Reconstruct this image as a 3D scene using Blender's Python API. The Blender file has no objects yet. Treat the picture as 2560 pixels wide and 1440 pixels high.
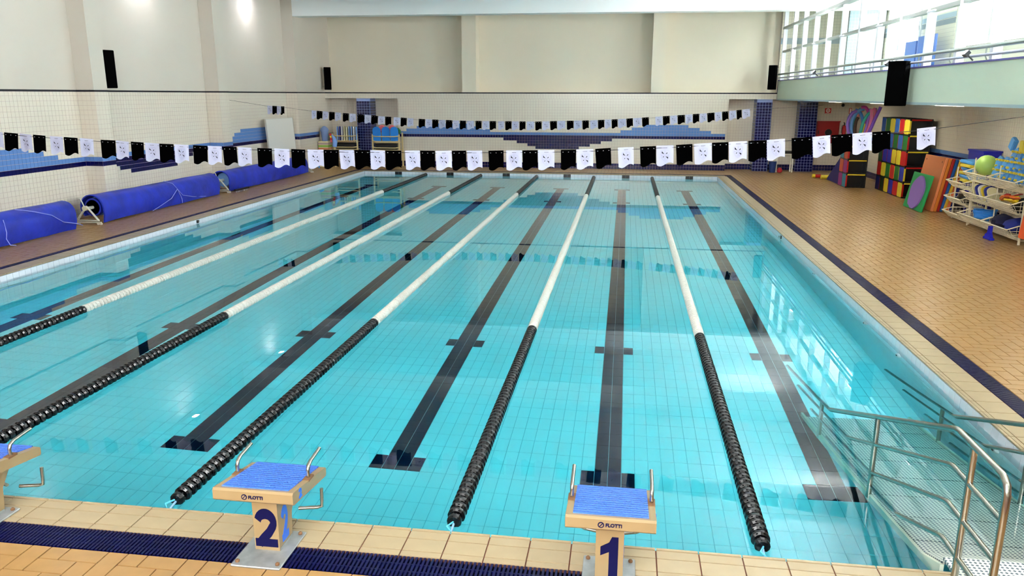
import bpy, math, random
import numpy as np
from mathutils import Matrix, Vector
random.seed(7)
rng = np.random.default_rng(7)
S = bpy.context.scene
COL = S.collection
PI = math.pi

# ------------------------------------------------------------------ camera
CX, CY, CZ = -1.029, -4.648, 3.0256
YAW, PITCH, ROLL, FPX = 0.14282, 0.24421, 0.00187, 1936.5
def cam_axes():
    cy, sy = math.cos(YAW), math.sin(YAW)
    f0 = np.array([-sy, cy, 0]); r = np.array([cy, sy, 0]); u = np.array([0, 0, 1.0])
    f = f0*math.cos(PITCH) - u*math.sin(PITCH); u2 = u*math.cos(PITCH) + f0*math.sin(PITCH)
    return r*math.cos(ROLL)+u2*math.sin(ROLL), -r*math.sin(ROLL)+u2*math.cos(ROLL), f
CR, CU, CF = cam_axes()
def proj(P):
    d = np.asarray(P, float) - np.array([CX, CY, CZ]); z = d@CF
    return np.stack([1280+FPX*(d@CR)/z, 720-FPX*(d@CU)/z, z], -1)
cd = bpy.data.cameras.new('camera'); cd.sensor_width = 36; cd.lens = FPX/2560*36; cd.clip_start = .05; cd.clip_end = 300
cam = bpy.data.objects.new('camera', cd); COL.objects.link(cam)
cam.matrix_world = Matrix(((CR[0], CU[0], -CF[0], CX), (CR[1], CU[1], -CF[1], CY), (CR[2], CU[2], -CF[2], CZ), (0, 0, 0, 1)))
S.camera = cam

# ------------------------------------------------------------------ world, light, exposure
S.view_settings.view_transform = 'Standard'; S.view_settings.look = 'None'
S.view_settings.gamma = 1.0; S.view_settings.exposure = 0.9; S.view_settings.use_curve_mapping = False
W = bpy.data.worlds.new('sky'); S.world = W; W.use_nodes = True
bg = W.node_tree.nodes['Background']; bg.inputs[0].default_value = (.93, .97, 1, 1); bg.inputs[1].default_value = 6.0
def area(name, loc, direction, sx, sy, power=0, color=(1, 1, 1), portal=False):
    l = bpy.data.lights.new(name, 'AREA'); l.shape = 'RECTANGLE'; l.size = sx; l.size_y = sy
    l.energy = power; l.color = color
    if portal: l.cycles.is_portal = True
    o = bpy.data.objects.new(name, l); COL.objects.link(o); o.location = loc
    o.rotation_euler = Vector(direction).to_track_quat('-Z', 'Y').to_euler()
    return o
# daylight entering through the upper windows (right side) and added frontal fill behind the viewer
area('window_daylight', (8.06, 6.0, 5.37), (-1, 0, 0), 2.2, 26.4, 2400, (.95, .98, 1))
area('window_daylight', (8.06, 23.5, 5.05), (-1, 0, 0), 2.8, 3.1, 420, (.95, .98, 1))
area('window_daylight', (-3, -8.1, 5.0), (0, 1, 0), 8.0, 3.0, 520, (1, .98, .95))
S.cycles.use_denoising = True
S.cycles.max_bounces = 7; S.cycles.diffuse_bounces = 4; S.cycles.glossy_bounces = 4
S.cycles.transmission_bounces = 6; S.cycles.transparent_max_bounces = 10
S.cycles.caustics_refractive = True; S.cycles.caustics_reflective = False; S.cycles.blur_glossy = 0.6
S.cycles.sample_clamp_indirect = 40
S.cycles.use_adaptive_sampling = True; S.cycles.adaptive_threshold = 0.25; S.cycles.adaptive_min_samples = 10

# ------------------------------------------------------------------ materials
def lin(c):
    return tuple(((v/255)/12.92 if v/255 <= .04045 else ((v/255+.055)/1.055)**2.4) for v in c)
MATS = {}
def mat(name, rgb, rough=.5, metal=0, noise=0, nscale=6, spec=.5, bump=0, bscale=40, sub=0):
    if name in MATS: return MATS[name]
    m = bpy.data.materials.new(name); m.use_nodes = True; nt = m.node_tree; b = nt.nodes['Principled BSDF']
    c = lin(rgb)
    b.inputs['Base Color'].default_value = (*c, 1); b.inputs['Roughness'].default_value = rough
    b.inputs['Metallic'].default_value = metal; b.inputs['Specular IOR Level'].default_value = spec
    if noise or bump:
        tc = nt.nodes.new('ShaderNodeTexCoord')
    if noise:
        n = nt.nodes.new('ShaderNodeTexNoise'); n.inputs['Scale'].default_value = nscale; n.inputs['Detail'].default_value = 4
        nt.links.new(tc.outputs['Object'], n.inputs['Vector'])
        r = nt.nodes.new('ShaderNodeValToRGB'); r.color_ramp.elements[0].position = .3; r.color_ramp.elements[1].position = .7
        r.color_ramp.elements[0].color = (*[x*(1-noise) for x in c], 1); r.color_ramp.elements[1].color = (*[min(1, x*(1+noise)) for x in c], 1)
        nt.links.new(n.outputs['Fac'], r.inputs['Fac']); nt.links.new(r.outputs['Color'], b.inputs['Base Color'])
    if bump:
        n2 = nt.nodes.new('ShaderNodeTexNoise'); n2.inputs['Scale'].default_value = bscale
        nt.links.new(tc.outputs['Object'], n2.inputs['Vector'])
        bp = nt.nodes.new('ShaderNodeBump'); bp.inputs['Strength'].default_value = bump; bp.inputs['Distance'].default_value = .02
        nt.links.new(n2.outputs['Fac'], bp.inputs['Height']); nt.links.new(bp.outputs['Normal'], b.inputs['Normal'])
    MATS[name] = m
    return m
def emit(name, rgb, strength):
    m = bpy.data.materials.new(name); m.use_nodes = True; b = m.node_tree.nodes['Principled BSDF']
    b.inputs['Base Color'].default_value = (.8, .8, .8, 1)
    b.inputs['Emission Color'].default_value = (*lin(rgb), 1); b.inputs['Emission Strength'].default_value = strength
    MATS[name] = m
    return m
def glass_pane(name):
    m = bpy.data.materials.new(name); m.use_nodes = True; nt = m.node_tree; nt.nodes.remove(nt.nodes['Principled BSDF'])
    t = nt.nodes.new('ShaderNodeBsdfTransparent'); t.inputs[0].default_value = (.93, .97, .96, 1)
    g = nt.nodes.new('ShaderNodeBsdfGlossy'); g.inputs['Roughness'].default_value = .02
    lw_ = nt.nodes.new('ShaderNodeLayerWeight'); lw_.inputs['Blend'].default_value = .5
    pw = nt.nodes.new('ShaderNodeMath'); pw.operation = 'POWER'; pw.inputs[1].default_value = 5; nt.links.new(lw_.outputs['Facing'], pw.inputs[0])
    f = nt.nodes.new('ShaderNodeMath'); f.operation = 'MULTIPLY_ADD'; f.inputs[1].default_value = .8; f.inputs[2].default_value = .035; nt.links.new(pw.outputs[0], f.inputs[0])
    mx = nt.nodes.new('ShaderNodeMixShader'); nt.links.new(f.outputs[0], mx.inputs[0]); nt.links.new(t.outputs[0], mx.inputs[1]); nt.links.new(g.outputs[0], mx.inputs[2])
    nt.links.new(mx.outputs[0], nt.nodes['Material Output'].inputs['Surface']); MATS[name] = m
    return m
def water_mat():
    m = bpy.data.materials.new('pool_water'); m.use_nodes = True; nt = m.node_tree; nt.nodes.remove(nt.nodes['Principled BSDF'])
    g = nt.nodes.new('ShaderNodeBsdfGlass'); g.inputs['IOR'].default_value = 1.333; g.inputs['Roughness'].default_value = 0
    g.inputs['Color'].default_value = (1, 1, 1, 1)
    nt.links.new(g.outputs[0], nt.nodes['Material Output'].inputs['Surface'])
    va = nt.nodes.new('ShaderNodeVolumeAbsorption'); va.inputs['Color'].default_value = (.0, .925, .999, 1); va.inputs['Density'].default_value = .58
    nt.links.new(va.outputs[0], nt.nodes['Material Output'].inputs['Volume'])
    return m
def grid_mat(name, rgb, grout, size, axis):
    """wall tiling too far away to build piece by piece"""
    m = mat(name, rgb, .3); nt = m.node_tree; b = nt.nodes['Principled BSDF']
    tc = nt.nodes.new('ShaderNodeTexCoord'); mp = nt.nodes.new('ShaderNodeMapping')
    if axis == 'X': mp.inputs['Rotation'].default_value = (PI/2, 0, PI/2)
    else: mp.inputs['Rotation'].default_value = (PI/2, 0, 0)
    br = nt.nodes.new('ShaderNodeTexBrick'); br.offset = 0; br.inputs['Scale'].default_value = 1
    br.inputs['Color1'].default_value = (*lin(rgb), 1); br.inputs['Color2'].default_value = (*lin(rgb), 1); br.inputs['Mortar'].default_value = (*lin(grout), 1)
    br.inputs['Brick Width'].default_value = size; br.inputs['Row Height'].default_value = size; br.inputs['Mortar Size'].default_value = .004
    nt.links.new(tc.outputs['Object'], mp.inputs['Vector']); nt.links.new(mp.outputs[0], br.inputs['Vector']); nt.links.new(br.outputs['Color'], b.inputs['Base Color'])
    return m
def dots_mat(name, rgb, hole, scale, thr=.32, metal=.3, rough=.35):
    m = mat(name, rgb, rough, metal); nt = m.node_tree; b = nt.nodes['Principled BSDF']
    tc = nt.nodes.new('ShaderNodeTexCoord'); v = nt.nodes.new('ShaderNodeTexVoronoi'); v.voronoi_dimensions = '2D'
    v.inputs['Randomness'].default_value = 0; v.inputs['Scale'].default_value = scale
    nt.links.new(tc.outputs['Object'], v.inputs['Vector'])
    l = nt.nodes.new('ShaderNodeMath'); l.operation = 'LESS_THAN'; l.inputs[1].default_value = thr; nt.links.new(v.outputs['Distance'], l.inputs[0])
    mx = nt.nodes.new('ShaderNodeMix'); mx.data_type = 'RGBA'; mx.inputs[6].default_value = (*lin(rgb), 1); mx.inputs[7].default_value = (*lin(hole), 1)
    nt.links.new(l.outputs[0], mx.inputs[0]); nt.links.new(mx.outputs[2], b.inputs['Base Color'])
    return m

M_paint = mat('wall_paint', (208, 199, 186), .75, noise=.02, nscale=.6)
M_paint_back = mat('back_wall_paint', (230, 220, 200), .8, noise=.02, nscale=.6)
M_white = mat('white_paint', (238, 242, 242), .6)
M_green = mat('balcony_paint', (184, 198, 178), .7, noise=.015, nscale=.8)
M_grout = mat('wall_grout', (192, 168, 164), .8)
M_grout_dark = mat('blue_grout', (150, 165, 215), .8)
M_cream = mat('cream_tile', (226, 216, 200), .22)
M_lblue = mat('light_blue_tile', (98, 138, 200), .2)
M_navy = mat('navy_tile', (6, 9, 74), .15)
M_dgrout = mat('deck_grout', (108, 64, 46), .9)
M_deck = mat('deck_tile', (164, 126, 78), .33, noise=.07, nscale=9)
M_cope = mat('coping_tile', (168, 149, 116), .35, noise=.05, nscale=5)
M_pgrout = mat('pool_grout', (160, 206, 216), .8)
M_pool = mat('pool_tile', (232, 252, 255), .3)
M_pwhite = mat('freeboard_tile', (226, 228, 236), .15)
M_pblack = mat('lane_mark_tile', (4, 8, 40), .5, spec=.15)
M_black = mat('black_plastic', (6, 6, 8), .3)
M_wire = mat('black_cable', (18, 18, 24), .5)
M_rail = mat('stainless_steel', (176, 172, 160), .22, 1)
M_grate = mat('drain_grate_blue', (3, 5, 58), .35, spec=.3)
M_gutter = mat('gutter_dark', (3, 3, 12), .8, spec=.1)
M_trim = mat('dark_trim', (8, 7, 24), .6)

# ------------------------------------------------------------------ object helpers
WL = {}
def tag(o, label=None, cat=None, group=None, kind=None):
    if label: o['label'] = label
    if cat: o['category'] = cat
    if group: o['group'] = group
    if kind: o['kind'] = kind
    return o
def thing(name, label, cat, loc=(0, 0, 0), group=None, kind=None):
    o = bpy.data.objects.new(name, None); o.empty_display_size = .1; COL.objects.link(o); o.location = loc; WL[o.name] = Vector(loc)
    return tag(o, label, cat, group, kind)
def link(name, me, parent=None, loc=None, rot=None, scale=None):
    """loc is in world space; parents are never rotated or scaled"""
    o = bpy.data.objects.new(name, me); COL.objects.link(o)
    p = Vector(loc) if loc is not None else Vector((0, 0, 0)); WL[o.name] = p
    if parent is not None:
        o.parent = parent; o.location = p - WL[parent.name]
    else: o.location = p
    if rot is not None: o.rotation_euler = rot
    if scale is not None: o.scale = scale
    return o
class MB:
    def __init__(s): s.v = []; s.f = []; s.m = []
    def add(s, vs, fs, mi=0):
        n = len(s.v); s.v += [tuple(map(float, p)) for p in vs]
        for f in fs: s.f.append(tuple(i+n for i in f)); s.m.append(mi)
        return s
    def box(s, x0, x1, y0, y1, z0, z1, mi=0):
        v = [(x0, y0, z0), (x1, y0, z0), (x1, y1, z0), (x0, y1, z0), (x0, y0, z1), (x1, y0, z1), (x1, y1, z1), (x0, y1, z1)]
        return s.add(v, [(3, 2, 1, 0), (4, 5, 6, 7), (0, 1, 5, 4), (1, 2, 6, 5), (2, 3, 7, 6), (3, 0, 4, 7)], mi)
    def cbox(s, x0, x1, y0, y1, z0, z1, c=.01, mi=0):
        """box with chamfered vertical and top edges"""
        def ring(d, z):
            return [(x0+d+c, y0+d, z), (x1-d-c, y0+d, z), (x1-d, y0+d+c, z), (x1-d, y1-d-c, z), (x1-d-c, y1-d, z), (x0+d+c, y1-d, z), (x0+d, y1-d-c, z), (x0+d, y0+d+c, z)]
        rings = [ring(c*.7, z0), ring(0, z0+c), ring(0, z1-c), ring(c*.7, z1)]
        return s.loft(rings, True, mi)
    def loft(s, rings, caps=True, mi=0, closed=True):
        n = len(rings[0]); v = [p for r in rings for p in r]; f = []
        for k in range(len(rings)-1):
            for i in range(n if closed else n-1):
                j = (i+1) % n; f.append((k*n+i, k*n+j, (k+1)*n+j, (k+1)*n+i))
        if caps: f.append(tuple(range(n))[::-1]); f.append(tuple((len(rings)-1)*n+i for i in range(n)))
        return s.add(v, f, mi)
    def tube(s, pts, r, n=8, mi=0, caps=True):
        pts = [Vector(p) for p in pts]; rings = []; up = None
        rr = r if isinstance(r, (list, tuple)) else [r]*len(pts)
        for i, p in enumerate(pts):
            d = (pts[min(i+1, len(pts)-1)] - pts[max(i-1, 0)]).normalized()
            if up is None:
                up = Vector((0, 0, 1)) if abs(d.z) < .9 else Vector((1, 0, 0))
            a = d.cross(up).normalized(); b = a.cross(d).normalized(); up = b
            rings.append([tuple(p + (a*math.cos(2*PI*k/n)+b*math.sin(2*PI*k/n))*rr[i]) for k in range(n)])
        return s.loft(rings, caps, mi)
    def lathe(s, prof, axis='z', c=(0, 0, 0), n=16, mi=0, caps=True):
        rings = []
        for r, h in prof:
            ring = []
            for k in range(n):
                a = 2*PI*k/n; x, y = r*math.cos(a), r*math.sin(a)
                p = {'z': (x, y, h), 'y': (x, h, -y), 'x': (h, x, y)}[axis]
                ring.append((p[0]+c[0], p[1]+c[1], p[2]+c[2]))
            rings.append(ring)
        return s.loft(rings, caps, mi)
    def prism(s, poly, axis, a0, a1, mi=0):
        """poly in the two other axes (in xyz order), extruded along axis"""
        def P(p, a): return {'x': (a, p[0], p[1]), 'y': (p[0], a, p[1]), 'z': (p[0], p[1], a)}[axis]
        return s.loft([[P(p, a0) for p in poly], [P(p, a1) for p in poly]], True, mi)
    def sphere(s, c, r, n=16, mi=0, sz=1):
        return s.lathe([(max(.001, r*math.sin(PI*k/10)), -r*sz*math.cos(PI*k/10)) for k in range(11)], 'z', c, n, mi)
    def xform(s, M, start=0):
        for i in range(start, len(s.v)): s.v[i] = tuple(M @ Vector(s.v[i]))
        return s
    def mesh(s, name, mats, off=(0, 0, 0), smooth=False):
        me = bpy.data.meshes.new(name)
        me.from_pydata([(a-off[0], b-off[1], c-off[2]) for a, b, c in s.v], [], s.f)
        for m in (mats if isinstance(mats, (list, tuple)) else [mats]): me.materials.append(m)
        me.polygons.foreach_set('material_index', s.m)
        if smooth:
            me.polygons.foreach_set('use_smooth', [True]*len(s.f)); me.set_sharp_from_angle(angle=math.radians(40))
        me.update()
        return me
    def build(s, name, mats, parent=None, smooth=False, loc=None):
        if loc is None: loc = WL[parent.name] if parent is not None else (0, 0, 0)
        return link(name, s.mesh(name, mats, loc, smooth), parent, loc)
def struct(name, mb, mats, label, cat, smooth=False):
    return tag(mb.build(name, mats, None, smooth), label, cat, kind='structure')

# ---- tile fields: the pieces that show largest become objects of their own, the rest one joined part
TILE_MESH = {}
def tile_mesh(sx, sy, sz, m):
    k = (round(sx, 4), round(sy, 4), round(sz, 4), m.name)
    if k not in TILE_MESH:
        b = MB(); b.box(-sx/2, sx/2, -sy/2, sy/2, -sz/2, sz/2); TILE_MESH[k] = b.mesh('tile', m)
    return TILE_MESH[k]
def tile_field(parent, tiles, limit=300, minpx=9.5, name='tile', rest='tile_field'):
    """tiles: list of (x0,x1,y0,y1,z0,z1,material)"""
    A = np.array([t[:6] for t in tiles], float)
    cen = np.stack([(A[:, 0]+A[:, 1])/2, (A[:, 2]+A[:, 3])/2, (A[:, 4]+A[:, 5])/2], -1)
    q = proj(cen); ok = (q[:, 2] > .3) & (q[:, 0] > 0) & (q[:, 0] < 2560) & (q[:, 1] > 0) & (q[:, 1] < 1440)
    # projected size from the eight corners
    mn = np.full((len(A), 2), 1e9); mx = -mn
    for i in (0, 1):
        for j in (2, 3):
            for k in (4, 5):
                c = proj(np.stack([A[:, i], A[:, j], A[:, k]], -1)); mn = np.minimum(mn, c[:, :2]); mx = np.maximum(mx, c[:, :2])
    ext = mx-mn; size = np.where(ok & (ext.max(1) >= minpx), ext[:, 0]*ext[:, 1], 0)
    order = np.argsort(-size)[:limit]; order = [i for i in order if size[i] > 0]
    pick = set(int(i) for i in order)
    for i in pick:
        t = tiles[i]
        link(name, tile_mesh(t[1]-t[0], t[3]-t[2], t[5]-t[4], t[6]), parent, cen[i])
    R = [i for i in range(len(tiles)) if i not in pick]
    if not R: return
    B = A[R]; n = len(R); idx = np.array([[0, 2, 4], [1, 2, 4], [1, 3, 4], [0, 3, 4], [0, 2, 5], [1, 2, 5], [1, 3, 5], [0, 3, 5]])
    V = B[:, idx].reshape(-1, 3) - np.array(WL[parent.name])
    F = np.array([(3, 2, 1, 0), (4, 5, 6, 7), (0, 1, 5, 4), (1, 2, 6, 5), (2, 3, 7, 6), (3, 0, 4, 7)])
    FF = (F[None]+8*np.arange(n)[:, None, None]).reshape(-1, 4)
    me = bpy.data.meshes.new(rest); me.vertices.add(len(V)); me.vertices.foreach_set('co', V.ravel())
    me.loops.add(FF.size); me.loops.foreach_set('vertex_index', FF.ravel()); me.polygons.add(len(FF))
    me.polygons.foreach_set('loop_start', np.arange(0, FF.size, 4)); 
    ms = []; 
    for i in R:
        if tiles[i][6] not in ms: ms.append(tiles[i][6])
    for m in ms: me.materials.append(m)
    mi = np.repeat([ms.index(tiles[i][6]) for i in R], 6); me.polygons.foreach_set('material_index', mi.astype(np.int32)); me.polygons.foreach_set('use_smooth', np.zeros(len(FF), bool))
    me.update(calc_edges=True); me.validate()
    tag(link(rest, me, parent, WL[parent.name]), kind='stuff')

# ================================================================== STRUCTURE
XL, XR, Y1, DZ, DEPTH = -11.184, 2.385, 25.0, .115, 1.40
WXL, PXL, WXR, BX = -14.0, -13.55, 7.8, 4.7
YN, YM, YB = -8.0, 27.3, 28.0
ZT, ZC = 3.0985, 6.6
TW = .1105                                    # wall tile pitch

# ---- deck
fl = MB(); h = DZ-.008
fl.box(WXL, XL-.49, YN, YB, -.3, h); fl.box(XR+.55, WXR, YN, YB, -.3, h)
fl.box(XL-.49, XR+.55, YN, -.556, -.3, h); fl.box(XL-.49, XR+.55, Y1+.55, YB, -.3, h)
fl.box(XL-.49, XR+.55, -.556, -.02, -.3, DZ-.07); fl.box(XL-.49, XR+.55, Y1+.02, Y1+.55, -.3, DZ-.07); fl.box(XL-.49, XL-.02, -.02, Y1+.02, -.3, DZ-.07); fl.box(XR+.02, XR+.55, -.02, Y1+.02, -.3, DZ-.07)
floor = struct('floor', fl, M_dgrout, 'beige tiled pool deck laid in a herringbone around the water', 'floor')
a = .138; g = .009
deck_tiles = []
areas = [(2.94, WXR, -1.6, YB), (-14, -11.68, 4, YB), (-11.68, 2.94, -2.2, -.56), (-11.68, 2.94, Y1+.56, YM), (PXL, -10.41, YM, YB), (2.94, WXR, YM, YB), (-14, -11.68, -2.2, 4)]
for (x0, x1, y0, y1) in areas[:6]:
    i0, i1, j0, j1 = int(math.floor(x0/a))-2, int(math.ceil(x1/a))+2, int(math.floor(y0/a))-2, int(math.ceil(y1/a))+2
    for i in range(i0, i1):
        for j in range(j0, j1):
            k = (i-j) % 4
            if k == 0: r = (i*a, (i+2)*a, j*a, (j+1)*a)
            elif k == 3: r = (i*a, (i+1)*a, j*a, (j+2)*a)
            else: continue
            r = (max(r[0], x0)+g/2, min(r[1], x1)-g/2, max(r[2], y0)+g/2, min(r[3], y1)-g/2)
            if r[1]-r[0] > .02 and r[3]-r[2] > .02: deck_tiles.append((*r, h-.004, DZ+random.uniform(-.0006, .0006), M_deck))
tile_field(floor, deck_tiles, 300)

# ---- coping
cb = MB(); hc = DZ-.008
hb = hc-.012; k_ = .016
cb.box(XL-.36, XR+.36, -.33, -k_, hb, hc); cb.box(XL-.36, XR+.36, Y1+k_, Y1+.36, hb, hc); cb.box(XL-.36, XL-k_, -k_, Y1+k_, hb, hc); cb.box(XR+k_, XR+.36, -k_, Y1+k_, hb, hc)
cope = struct('trim_1', cb, M_dgrout, 'pale beige tiled coping with a rounded nosing around the pool edge', 'coping')
ct = []; p = .2765
def rows_y(xa, xb, ys):           # rows parallel to x
    n = int((xb-xa)/p)
    for i in range(n+1):
        u0, u1 = xa+i*p, min(xa+(i+1)*p, xb)
        if u1-u0 < .03: continue
        for y0, y1, z in ys: ct.append((u0+g/2, u1-g/2, y0+g/2, y1-g/2, hc-.004, z, M_cope))
def rows_x(ya, yb, xs):
    n = int((yb-ya)/p)
    for i in range(n+1):
        u0, u1 = ya+i*p, min(ya+(i+1)*p, yb)
        if u1-u0 < .03: continue
        for x0, x1, z in xs: ct.append((x0+g/2, x1-g/2, u0+g/2, u1-g/2, hc-.004, z, M_cope))
x_start = -4.052 - 27*p
rows_y(x_start, XR+.3, [(-.024, .006, DZ+.003), (-.116, -.024, DZ), (-.262, -.116, DZ), (-.322, -.262, DZ)])
rows_y(XL-.3, XR+.3, [(Y1-.006, Y1+.03, DZ+.003), (Y1+.03, Y1+.30, DZ)])
rows_x(0.006, Y1-.006, [(XR-.006, XR+.03, DZ+.003), (XR+.03, XR+.075, DZ), (XR+.075, XR+.345, DZ), (XL-.03, XL+.006, DZ+.003), (XL-.345, XL-.03, DZ)])
tile_field(cope, ct, 300)

# ---- overflow drains with slatted grates
def grate(name, label, x0, x1, y0, y1, along, pitch, limit):
    o = MB(); 
    if along == 'x': o.box(x0, x1, y0, y1, DZ-.06, DZ-.03)
    else: o.box(x0, x1, y0, y1, DZ-.06, DZ-.03)
    r = struct(name, o, M_gutter, label, 'drain grate')
    t = []
    if along == 'x':
        n = int((x1-x0)/pitch)
        t = [(x0+i*pitch, x0+i*pitch+pitch*.55, y0+.004, y1-.004, DZ-.03, DZ+.001, M_grate) for i in range(n)]
        for q in (.33, .66): MB().box(x0, x1, y0+(y1-y0)*q-.006, y0+(y1-y0)*q+.006, DZ-.028, DZ-.004).build('cross_rib', M_grate, r)
    else:
        n = int((y1-y0)/pitch)
        t = [(x0+.004, x1-.004, y0+i*pitch, y0+i*pitch+pitch*.55, DZ-.03, DZ+.001, M_grate) for i in range(n)]
        for q in (.33, .66): MB().box(x0+(x1-x0)*q-.006, x0+(x1-x0)*q+.006, y0, y1, DZ-.028, DZ-.004).build('cross_rib', M_grate, r)
    tile_field(r, t, limit, name='slat', rest='slat_field')
grate('drain_grate', 'dark blue slatted drain grate running beside the starting blocks', XL-.36, XR+.33, -.556, -.324, 'x', .0275, 300)
grate('drain_grate', 'dark blue drain grate along the deck with the toy racks', XR+.35, XR+.55, -.32, Y1+.55, 'y', .0275, 300)
grate('drain_grate', 'narrow blue drain grate beside the rolled pool covers', XL-.49, XL-.36, -.32, Y1+.55, 'y', .03, 0)
grate('drain_grate', 'far dark drain grate below the patterned end wall', XL-.36, XR+.35, Y1+.40, Y1+.55, 'x', .03, 0)

# ---- pool basin
pb = MB(); pb.box(XL-.2, XR+.2, -.2, Y1+.2, -DEPTH-.2, -DEPTH-.006)
pfloor = struct('pool_floor', pb, M_pgrout, 'light turquoise tiled pool floor with dark lane lines', 'pool floor')
m1 = .1335; pt = []
LANES = [-10.1, -7.68, -5.47, -3.22, -1.056, 1.09]
nx = int((XR-XL)/m1)+1; ny = int(Y1/(2*m1))+1
row_near, row_cross = 2.245, 5.645
yo = row_near - 2*m1*math.floor(row_near/(2*m1)) - 2*m1
def near_lane(x):
    return min(LANES, key=lambda l: abs(l-x))
xo = -3.22 - m1*math.ceil((-3.22-XL)/m1)
snap = [xo + m1*round((l-xo)/m1) for l in LANES]
for i in range(-1, nx+2):
    x0 = max(xo+i*m1, XL); x1 = min(xo+(i+1)*m1, XR)
    if x1-x0 < .02: continue
    xc = (x0+x1)/2; dl = min(abs(xc-s) for s in snap)/m1
    for j in range(ny+2):
        ya = yo+j*2*m1; y0 = max(ya, 0); y1 = min(ya+2*m1, Y1)
        if y1-y0 < .02: continue
        yc = (ya+m1)
        dark = (dl < 1 and 2.2 < yc < 22.75)
        for c in (row_near+m1, row_cross+m1, 19.35, 22.62):
            if abs(yc-c) < m1*.99 and dl < 2: dark = True
        pt.append((x0+.003, x1-.003, y0+.003, y1-.003, -DEPTH-.01, -DEPTH, M_pblack if dark else M_pool))
tile_field(pfloor, pt, 300)
walls = {}
def pool_wall(name, label, axis, const, sgn, u0, u1, z_start=0, targets=()):
    b = MB(); w0, w1 = sorted((const, const+sgn*.2))
    lo, hi = sorted((const + sgn*.006, const+sgn*.2))
    if axis == 'x': b.box(lo, hi, u0-.2, u1+.2, -DEPTH-.2, hc-.01)
    else: b.box(u0-.2, u1+.2, lo, hi, -DEPTH-.2, hc-.01)
    o = struct(name, b, mat('pool_wall_grout', (132, 146, 172), .8), label, 'pool wall'); t = []
    pp = .138
    n = int((u1-u0)/pp)+1
    f0, f1 = sorted((const, const+sgn*.012))
    for i in range(n):
        a0, a1 = u0+i*pp+.003, min(u0+(i+1)*pp, u1)-.003
        if a1-a0 < .02: continue
        for zi, (za, zb) in enumerate([(-.165, hc-.012)]):
            m = M_pwhite
            for c in targets:
                if abs((a0+a1)/2-c) < pp: m = M_black
            t.append((f0, f1, a0, a1, za, zb, m) if axis == 'x' else (a0, a1, f0, f1, za, zb, m))
    z = -.171; k = 0
    while z-pp > -DEPTH-.02:
        nn = int((u1-u0)/(2*pp))+1
        for i in range(nn):
            a0, a1 = u0+i*2*pp+.002, min(u0+(i+1)*2*pp, u1)-.002
            if a1-a0 < .02: continue
            t.append((f0, f1, a0, a1, z-pp+.002, z-.002, M_pool) if axis == 'x' else (a0, a1, f0, f1, z-pp+.002, z-.002, M_pool))
        z -= pp
    tile_field(o, t, 300)
pool_wall('pool_wall_left', 'white tiled pool edge below the rolled blue covers', 'x', XL, -1, 0, Y1)
pool_wall('pool_wall_right', 'white tiled pool edge on the ramp side', 'x', XR, 1, 0, Y1)
tg = [XL + .138*round((x-XL)/.138) for x in (-9.83, -7.72, -5.55, -3.22, -1.0, 1.33)]
pool_wall('pool_wall_far', 'white tiled far pool edge with six black lane targets', 'y', Y1, 1, XL, XR, targets=tg)
pool_wall('pool_wall_near', 'white tiled near pool edge below the starting blocks', 'y', 0, -1, XL, XR)
wb = MB(); wb.box(XL-.005, XR+.005, -.005, Y1+.005, -DEPTH-.004, 0)
water = tag(wb.build('water', water_mat()), 'calm clear turquoise water filling the pool', 'water', kind='stuff')

# ---- tiled walls
KD = 11
def pyr(u, k, centre, half=2.0, step=.45, up=True):
    n = (k-KD-1) if up else (KD-k)
    return n >= 1 and n <= 3 and abs(u-centre) < half-step*(n-1)
def col_left(u, k):
    if k == KD: return M_navy
    if k == KD+1: return M_lblue
    if k > KD+1:
        for c in (9.75, 21.75):
            if pyr(u, k, c): return M_lblue
    if k < KD and 0 < KD-k <= 3 and abs(u-15.55) < 2.0-.45*(KD-k-1): return M_navy
    return M_cream
def col_back(u, k):
    if k < 2: return M_navy
    if u < 2.85:
        if k == KD: return M_navy
        if k == KD+1: return M_lblue
    for c in (.55, -8.3):
        n = k-KD-1
        if 1 <= n <= 3 and abs(u-c) < 1.78-.45*(n-1): return M_lblue
    n = KD-k
    if 1 <= n <= 4 and abs(u+3.75) < 2.2-[0, .5, .9, 1.3][n-1]: return M_navy
    return M_cream
def col_plain(u, k): return M_navy if k < 2 else M_cream
def col_cream(u, k): return M_cream
def col_band(u, k):
    return M_navy if k < 2 or k == KD else (M_lblue if k == KD+1 else M_cream)
def col_navy(u, k): return M_navy
def panel(axis, const, sgn, u0, u1, z0, z1, colfn, out, joint=.005):
    """sgn: side the tiles face"""
    f0, f1 = sorted((const, const+sgn*.006))
    n = int(math.ceil((u1-u0)/TW-1e-6)); k0 = int(round((z0-DZ)/TW)); k1 = int(round((z1-DZ)/TW))
    for i in range(n):
        a0, a1 = u0+i*TW+joint/2, min(u0+(i+1)*TW, u1)-joint/2
        if a1-a0 < .015: continue
        for k in range(k0, k1):
            m = colfn((a0+a1)/2, k); za, zb = DZ+k*TW+joint/2, DZ+(k+1)*TW-joint/2
            out.append((f0, f1, a0, a1, za, zb, m) if axis == 'x' else (a0, a1, f0, f1, za, zb, m))
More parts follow.
